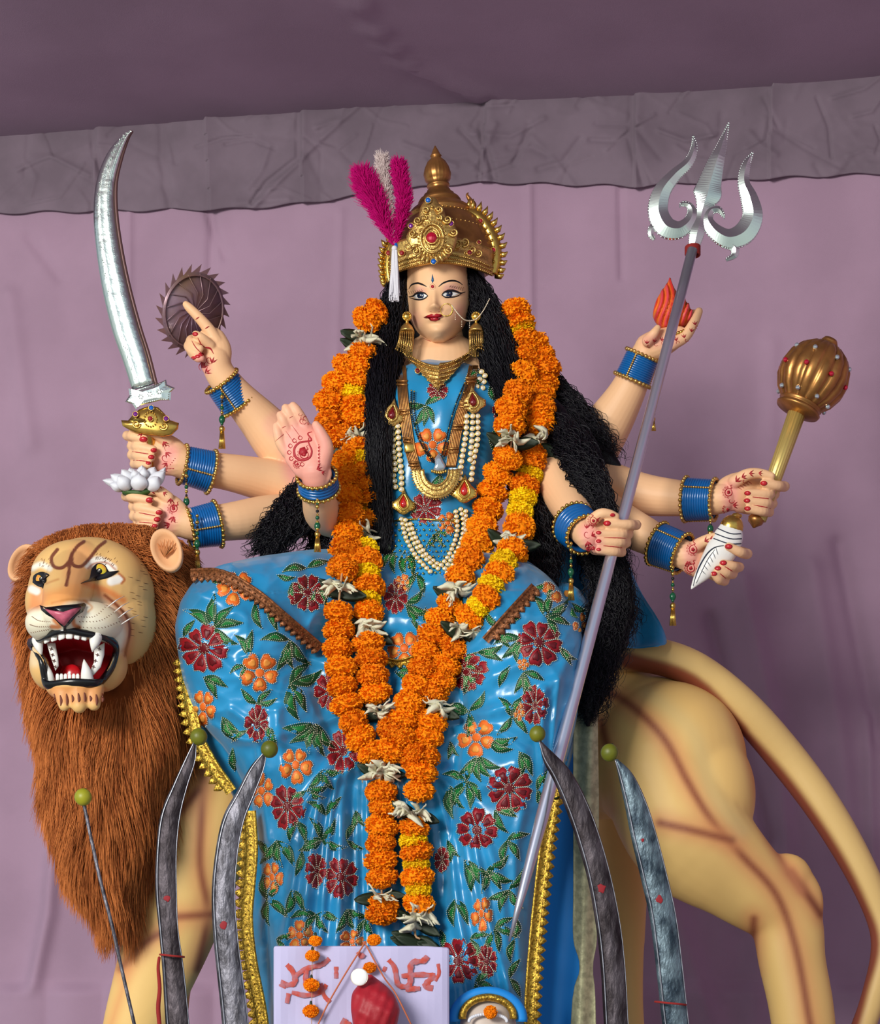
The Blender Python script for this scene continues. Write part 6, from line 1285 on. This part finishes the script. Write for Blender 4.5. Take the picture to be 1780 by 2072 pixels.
# trident
tr_ = thing('trident', 'tall silver trident with a steel pole standing in front of the sari', 'trident', P(1030, 1905, -.6))
def pole_y(py): return -.338-.275*(py-1085)/820
def px_pole(py): return np.interp(py, [500, 1040, 1130, 1905], [1402, 1262, 1235, 1030])
q = MB(); ys_ = [505, 700, 900, 1040, 1130, 1300, 1500, 1660, 1800, 1905]; q.sweep([P(px_pole(y), y, pole_y(y)) for y in ys_], np.array([11, 11, 11.5, 12, 12, 13, 13.5, 13.5, 9, 2])*S(-.4), n=20); obj('pole', q, M_steel, tr_)
yy = -.13; prof_d = [(1, 0), (.93, -.55), (0, -1), (-.93, -.55), (-1, 0), (0, .6)]
def blade(pts, m=M_trid, d=.014):
    a = cr(pts, 7); q = MB(); q.sweep([P(x, y, yy) for x, y, w_ in a], [w_*S(yy)*.5 for x, y, w_ in a], [.003+d*min(1, w_/30) for x, y, w_ in a], prof=prof_d)
    T = np.gradient(a[:, :2], axis=0); T /= np.linalg.norm(T, axis=1)[:, None]+1e-9
    return q, a, T
def tine(name, pts, dots_side):
    q, a, T = blade(pts); o = obj(name, q, M_trid, tr_, smooth=False); q = MB(); d = np.r_[0, np.cumsum(np.hypot(*np.diff(a[:, :2], axis=0).T))]
    for sd in dots_side:
        ex = a[:, 0]-T[:, 1]*a[:, 2]*.5*sd*.94; ey = a[:, 1]+T[:, 0]*a[:, 2]*.5*sd*.94
        for t in np.arange(3, d[-1]-3, 4.6): q.ball(P(np.interp(t, d, ex), np.interp(t, d, ey), yy-.004), 1.7*S(yy), 6, 4)
    obj('beaded_edge', q, M_trid, o)
tine('side_tine', [(1402, 273, 2), (1404, 300, 14), (1392, 330, 20), (1364, 356, 26), (1338, 390, 36), (1331, 430, 42), (1346, 460, 44), (1372, 466, 36), (1392, 452, 26), (1400, 432, 20), (1394, 416, 12), (1380, 413, 9), (1374, 420, 2)], (1, -1))
tine('side_tine', [(1524, 307, 2), (1509, 335, 18), (1504, 370, 24), (1516, 405, 36), (1522, 440, 42), (1505, 472, 46), (1474, 484, 40), (1446, 470, 32), (1431, 448, 24), (1436, 428, 18), (1452, 424, 13), (1462, 434, 8), (1465, 443, 2)], (1, -1))
tine('hooked_barb', [(1340, 470, 16), (1322, 460, 16), (1316, 474, 12), (1323, 486, 7)], (1,)); tine('hooked_barb', [(1462, 492, 18), (1484, 500, 18), (1486, 516, 14), (1468, 527, 6)], (1,))
tine('centre_tine', [(1475, 246, 1), (1463, 285, 16), (1448, 330, 34), (1436, 370, 48), (1430, 396, 58), (1422, 418, 28), (1417, 440, 20), (1410, 470, 30), (1403, 500, 22)], (1, -1))
q = MB()
for k in range(6): q.torus(P(1401, 500+k*3, yy), Vector((.02*k-.05, 0.1, 1)).normalized(), 14*S(yy), 2.2*S(yy), 24, 6)
obj('red_binding', q, mat('red_thread', (140, 30, 24), .8), tr_)

# ------------------------------------------------------------ foreground row of swords, rod and limes
M_rt = mat('red_cord', (150, 34, 30), .85); M_smear = mat('vermilion_smear', (150, 24, 34), .7)
M_lime = mat('lime_skin', (122, 124, 22), .45, rgb2=(84, 92, 14), nscale=9, bump=.15, bscale=120)
def fsword(label, cen, m, smear, yy=-.74):
    s0 = thing('curved_sword', label, 'sword', P(cen[-1][0], 2100, yy)); a = cr(cen+[(cen[-1][0]+(cen[-1][0]-cen[-2][0])*1.2, 2200, cen[-1][2]), (cen[-1][0]+(cen[-1][0]-cen[-2][0])*2.5, 2640, cen[-1][2])], 6)
    W = [P(x, y, yy) for x, y, w_ in a]; q = MB()
    q.sweep(W, [max(.8, w_)*S(yy) for x, y, w_ in a], .008, prof=[(1, 0), (.8, -.9), (-.55, -1), (-.8, -.3), (-1, 0), (-.6, .9), (.7, .9)]); obj('blade', q, m, s0)
    q = MB(); q.sweep([p+Vector((.96*max(.8, w_)*S(yy)*(1), -.004, 0)) for p, (x, y, w_) in zip(W, a)], 1.1*S(yy), n=6)
    q.sweep([p-Vector((.78*max(.8, w_)*S(yy), .008, 0)) for p, (x, y, w_) in zip(W, a)], 1.6*S(yy), .002, 6); obj('ground_edge', q, M_edge, s0)
    for x, y, r in smear:
        q = MB(); pts = [(x+r*random.uniform(.6, 1.1)*math.cos(t), y+r*1.1*random.uniform(.5, 1.)*math.sin(t)) for t in np.linspace(0, 6.28, 10, endpoint=False)]; q.plate(pts, yy-.0085, .002, 0, .0008); obj('red_smear', q, M_smear, s0)
    return s0
w1 = fsword('dark brown curved sword tipped with a lime beside the lion mane, cord hanging from it', [(395, 1502, 2), (384, 1540, 11), (364, 1592, 15), (345, 1650, 20), (337, 1720, 21), (336, 1800, 22), (341, 1880, 20), (350, 1960, 22), (358, 2060, 24)], M_oldb, [(338, 1818, 8)])
w2 = fsword('grey hammered curved sword tipped with a lime in front of the gold lace at left', [(537, 1522, 2), (520, 1556, 14), (497, 1606, 18), (472, 1660, 22), (458, 1730, 23), (452, 1812, 24), (457, 1900, 25), (466, 1980, 26), (475, 2060, 27)], M_old, [(452, 1872, 9)])
w3 = fsword('dark curved sword tipped with a lime crossing behind the trident pole at right', [(1092, 1500, 2), (1112, 1535, 14), (1138, 1572, 20), (1164, 1625, 23), (1188, 1690, 24), (1212, 1775, 24), (1230, 1870, 25), (1240, 1960, 25), (1246, 2066, 25)], M_oldb, [(1217, 1798, 11)], -.60)
w4 = fsword('blue-grey forged sword tipped with a lime in front of the lion hind leg', [(1246, 1537, 3), (1266, 1572, 15), (1285, 1625, 22), (1302, 1690, 26), (1322, 1770, 27), (1340, 1850, 27), (1352, 1940, 27), (1366, 2066, 27)], M_oldc, [(1334, 1820, 9), (1300, 1700, 4)])
for xx, s0, y0, x1 in ((345, w1, 1934, 368), (1353, w4, 2030, 1390)):
    q = MB(); q.torus(P(xx+3, y0, -.74), Vector((.1, 0, 1)).normalized(), 24*S(-.74) if s0 is w1 else 31*S(-.74), 2.4*S(-.74), 30, 6)
    if s0 is w1: q.limb([(322, 1938, -.77, 3), (320, 1960, -.77, 3.5), (323, 2000, -.77, 4), (320, 2040, -.77, 4.5), (324, 2090, -.77, 4), (326, 2140, -.77, 3)], 5, 8)
    obj('red_cord', q, M_rt, s0)
for lab, x, y, yy, r in (('green lime on the tip of the brown sword next to the mane', 402, 1491, -.74, 17.5), ('green lime on the tip of the grey sword over the red flower', 545, 1516, -.74, 17.5), ('green lime on the sword tip left of the trident pole', 1087, 1485, -.60, 16.5), ('green lime on the sword tip in front of the lion thigh', 1233, 1523, -.74, 18), ('yellow-green lime on top of the thin iron rod', 168, 1613, -.80, 17.5)):
    o = thing('lime', lab, 'lime', P(x, y+r, yy), 'limes stuck on the blade tips'); q = MB(); q.pball(x, y, yy, r, r*1.02, r, seg=28, rings=18); obj('rind', q, M_lime if x > 200 else mat('yellow_lime', (168, 164, 34), .45, rgb2=(120, 130, 26), nscale=10), o); q = MB(); q.pball(x+r*.3, y-r*.95, yy, 2.4, 1.6, seg=8, rings=5); obj('stem_scar', q, M_dleaf, o)
rod = thing('iron_rod', 'thin dark iron rod topped with a lime standing before the mane', 'rod', P(400, 2650, -.8)); q = MB(); q.sweep([P(x, y, -.8) for x, y in cr([(170, 1628), (185, 1700), (205, 1790), (226, 1870), (246, 1960), (272, 2074), (300, 2200), (400, 2780)], 5)], 3.6*S(-.8), n=10); obj('shaft', q, M_old, rod)

# ------------------------------------------------------------ white box with red marks, pouch, threads, small idol
yb = -.80
bx = thing('cloth_covered_box', 'white cloth-covered box with red painted auspicious marks below the garlands', 'box', P(735, 2700, -.7)); q = MB()
M_box = mat('white_cloth', (196, 190, 226), .85, bump=.15, bscale=25)
x0, x1 = 553, 909; ty = 1914
def bxp(x, y, d): return P(x, y, d)
V = []
for y in list(np.linspace(ty, 2120, 22))+[2300, 2600, 2790]:
    row = []
    for k in range(25):
        x = x0+(x1-x0)*k/24; row.append(P(x, y+4*math.exp(-((k-24)/2)**2), yb+.003*math.sin(x*.06+y*.02)+.004*(1 if k in (0, 24) else 0)))
    back = [P(x1-(x1-x0)*k/8, y, yb)+Vector((0, .16, 0)) for k in range(9)]; V.append(row+back)
q.grid(V, 0, True, True); b = bmesh.new(); o = obj('box_body', q, M_box, bx, smooth=False)
md = o.modifiers.new('b', 'BEVEL'); md.width = .006; md.segments = 2; md.limit_method = 'ANGLE'
M_verm = mat('vermilion_paint', (196, 72, 54), .7, rgb2=(178, 110, 120), nscale=60)
def mark(pts, w_=8):
    mk = MB()
    r_ = random.Random(int(pts[0][0])); a = cr(pts, 5)[:, :2] if len(pts) > 2 else cr(pts, 5)[:, :2]; T = np.gradient(a, axis=0); T /= np.linalg.norm(T, axis=1)[:, None]+1e-9; V = []
    for i, ((x, y), t) in enumerate(zip(a, T)):
        ww = w_*r_.uniform(.5, .75); n_ = (-t[1], t[0]); V.append([P(x+n_[0]*ww*s_, y+n_[1]*ww*s_, yb-.0035-.0012*(1-abs(s_))) for s_ in (-1, -.5, 0, .5, 1)])
    mk.grid(V, 0); obj('painted_mark', mk, M_verm, bx, recalc=False)
for ln, w_ in (([(865, 1935), (856, 1944), (832, 1950), (830, 1985), (826, 1996)], 9), ([(812, 1975), (850, 1972), (880, 1974)], 8), ([(786, 1942), (798, 1958), (804, 1990), (812, 1996), (826, 1996)], 8), ([(880, 1972), (868, 1984), (860, 1996), (876, 2000)], 9), ([(886, 1950), (888, 1970), (880, 1985)], 6), ([(820, 2002), (850, 2000)], 8),
              ([(580, 1952), (592, 1966), (596, 1988), (578, 1994)], 8), ([(592, 1978), (620, 1960), (650, 1952), (666, 1940)], 8), ([(620, 1962), (618, 1990), (628, 2006)], 8), ([(576, 1985), (570, 1998)], 11), ([(590, 2008), (620, 2014), (650, 2006), (660, 1992)], 8), ([(584, 2010), (580, 2030)], 8), ([(648, 1990), (656, 2015), (668, 2028)], 7), ([(680, 1956), (680, 1980)], 7), ([(724, 1926), (730, 1936), (736, 1930)], 7), ([(780, 1956), (776, 1966)], 6), ([(690, 2066), (700, 2072), (704, 2080)], 14)): mark(ln, w_)
pc = thing('red_pouch', 'round red cloth bundle in front of the white box', 'pouch', P(760, 2120, yb-.1)); q = MB()
rowloft(q, [(1972, 744, 752, yb-.06, .008), (1980, 738, 762, yb-.06, .02), (1994, 724, 780, yb-.07, .035), (2012, 712, 796, yb-.08, .05), (2040, 710, 808, yb-.085, .06), (2060, 712, 806, yb-.085, .06), (2085, 716, 800, yb-.08, .055), (2120, 724, 788, yb-.08, .045)], 48, 5)
V = q.v[0]; px, py = topx(V); V[:, 1] += .003*np.sin(px*.3+py*.12)+.002*np.sin(px*.12-py*.2); obj('cloth', q, mat('red_cloth', (176, 26, 42), .55, bump=.3, bscale=60, noise=.15, nscale=20), pc)
mr = thing('round_mirror', 'small round mirror with its glare painted white above the red pouch', 'mirror', P(727, 1994, yb-.12)); q = MB(); q.ball(P(727, 1977, yb-.125), (16*S(yb), .004, 17*S(yb)), 28, 10); obj('glass', q, mat('mirror_glare_white', (255, 255, 255), .35, .0, spec=1., coat=1.), mr)  # the mirror's blown-out glare is put in as plain white colour
q = MB(); q.torus(P(727, 1977, yb-.124), (0, 1, 0), 16.5*S(yb), 1.*S(yb), 28, 6); obj('rim', q, M_pearl, mr)
th = thing('thread_loop', 'thin orange thread tied in a triangle in front of the white box', 'thread', P(735, 1915, yb-.02)); q = MB()
for ln in ([(738, 1908, yb-.008, 1.6), (700, 1968, yb-.02, 1.6), (664, 2030, yb-.02, 1.6), (640, 2080, yb-.02, 1.6)], [(738, 1908, yb-.008, 1.6), (775, 1975, yb-.03, 1.6), (800, 2010, yb-.155, 1.6), (835, 2080, yb-.155, 1.6)]): q.limb(ln, 5, 8)
q.pball(738, 1908, yb-.004, 4); obj('thread', q, mat('orange_thread', (196, 106, 70), .8), th)
gs = thing('marigold_string', 'thin string of small marigolds hanging down the left of the white box', 'garland', P(632, 2060, yb-.02)); q = MB(); q.limb([(638, 1906, yb+.0, .8), (632, 1940, yb-.02, .8), (631, 2000, yb-.02, .8), (630, 2120, yb-.02, .8)], 4, 6); obj('string', q, M_thread, gs)
for x, y, r in ((638, 1904, 14), (632, 1934, 15), (630, 1993, 17), (629, 2046, 17)): 
    put(random.choice(MO), gs, frame(P(x, y, yb-.026), (0, .1, 1), (r*S(yb), r*S(yb), r*.8*S(yb)), 0), 'marigold'); q = MB(); q.limb([(x, y-r*.5, yb-.026, 4), (x, y-r*1.1, yb-.026, 2.5)], 3, 8); obj('green_cup', q, M_dleaf, gs)
for x, y, r, lab in ((757, 1902, 15, 'small orange marigold lying on the top edge of the white box'), (748, 1958, 14, 'small orange marigold above the red pouch')):
    o = put(MO[0], None, frame(P(x, y, yb-.016 if y > 1920 else yb+.03), (0, -.4, 1), (r*S(yb), r*S(yb), r*.8*S(yb)), 1), 'marigold'); tag(o, lab, 'flower')
    
sm = thing('small_idol', 'small idol head in a blue and gold headcloth right of the white box', 'statue', P(990, 2300, -.66)); ys0 = -.66
q = MB(); rowloft(q, [(2012, 965, 1010, ys0, .02), (2030, 945, 1030, ys0, .05), (2060, 932, 1042, ys0, .07), (2100, 930, 1046, ys0, .075), (2140, 940, 1036, ys0, .07), (2160, 955, 1020, ys0, .05)], 40, 4); obj('face', q, mat('pale_face', (206, 190, 178), .5), sm)
q = MB(); q.sweep([P(987+68*math.cos(t), 2062-54*math.sin(t), ys0-.045) for t in np.linspace(-.1, 3.24, 28)], 12*S(ys0), .016, 12); obj('headcloth', q, M_bluecl, sm)
q = MB(); q.sweep([P(987+52*math.cos(t), 2058-40*math.sin(t), ys0-.06) for t in np.linspace(-.1, 3.24, 28)], 8*S(ys0), .012, 10); obj('gold_band', q, M_lace, sm)
q = MB()
for t in np.linspace(.0, 3.14, 22): q.ball(P(987+38*math.cos(t), 2066-14*math.sin(t), ys0-.083), 3.6*S(ys0), 8, 6)
obj('pearl_band', q, mat('pearl', (226, 228, 236), .2), sm)
put(MO[1], sm, frame(P(992, 2048, ys0-.095), (0, -.6, 1), (14*S(ys0),)*3, 0), 'red_flower')
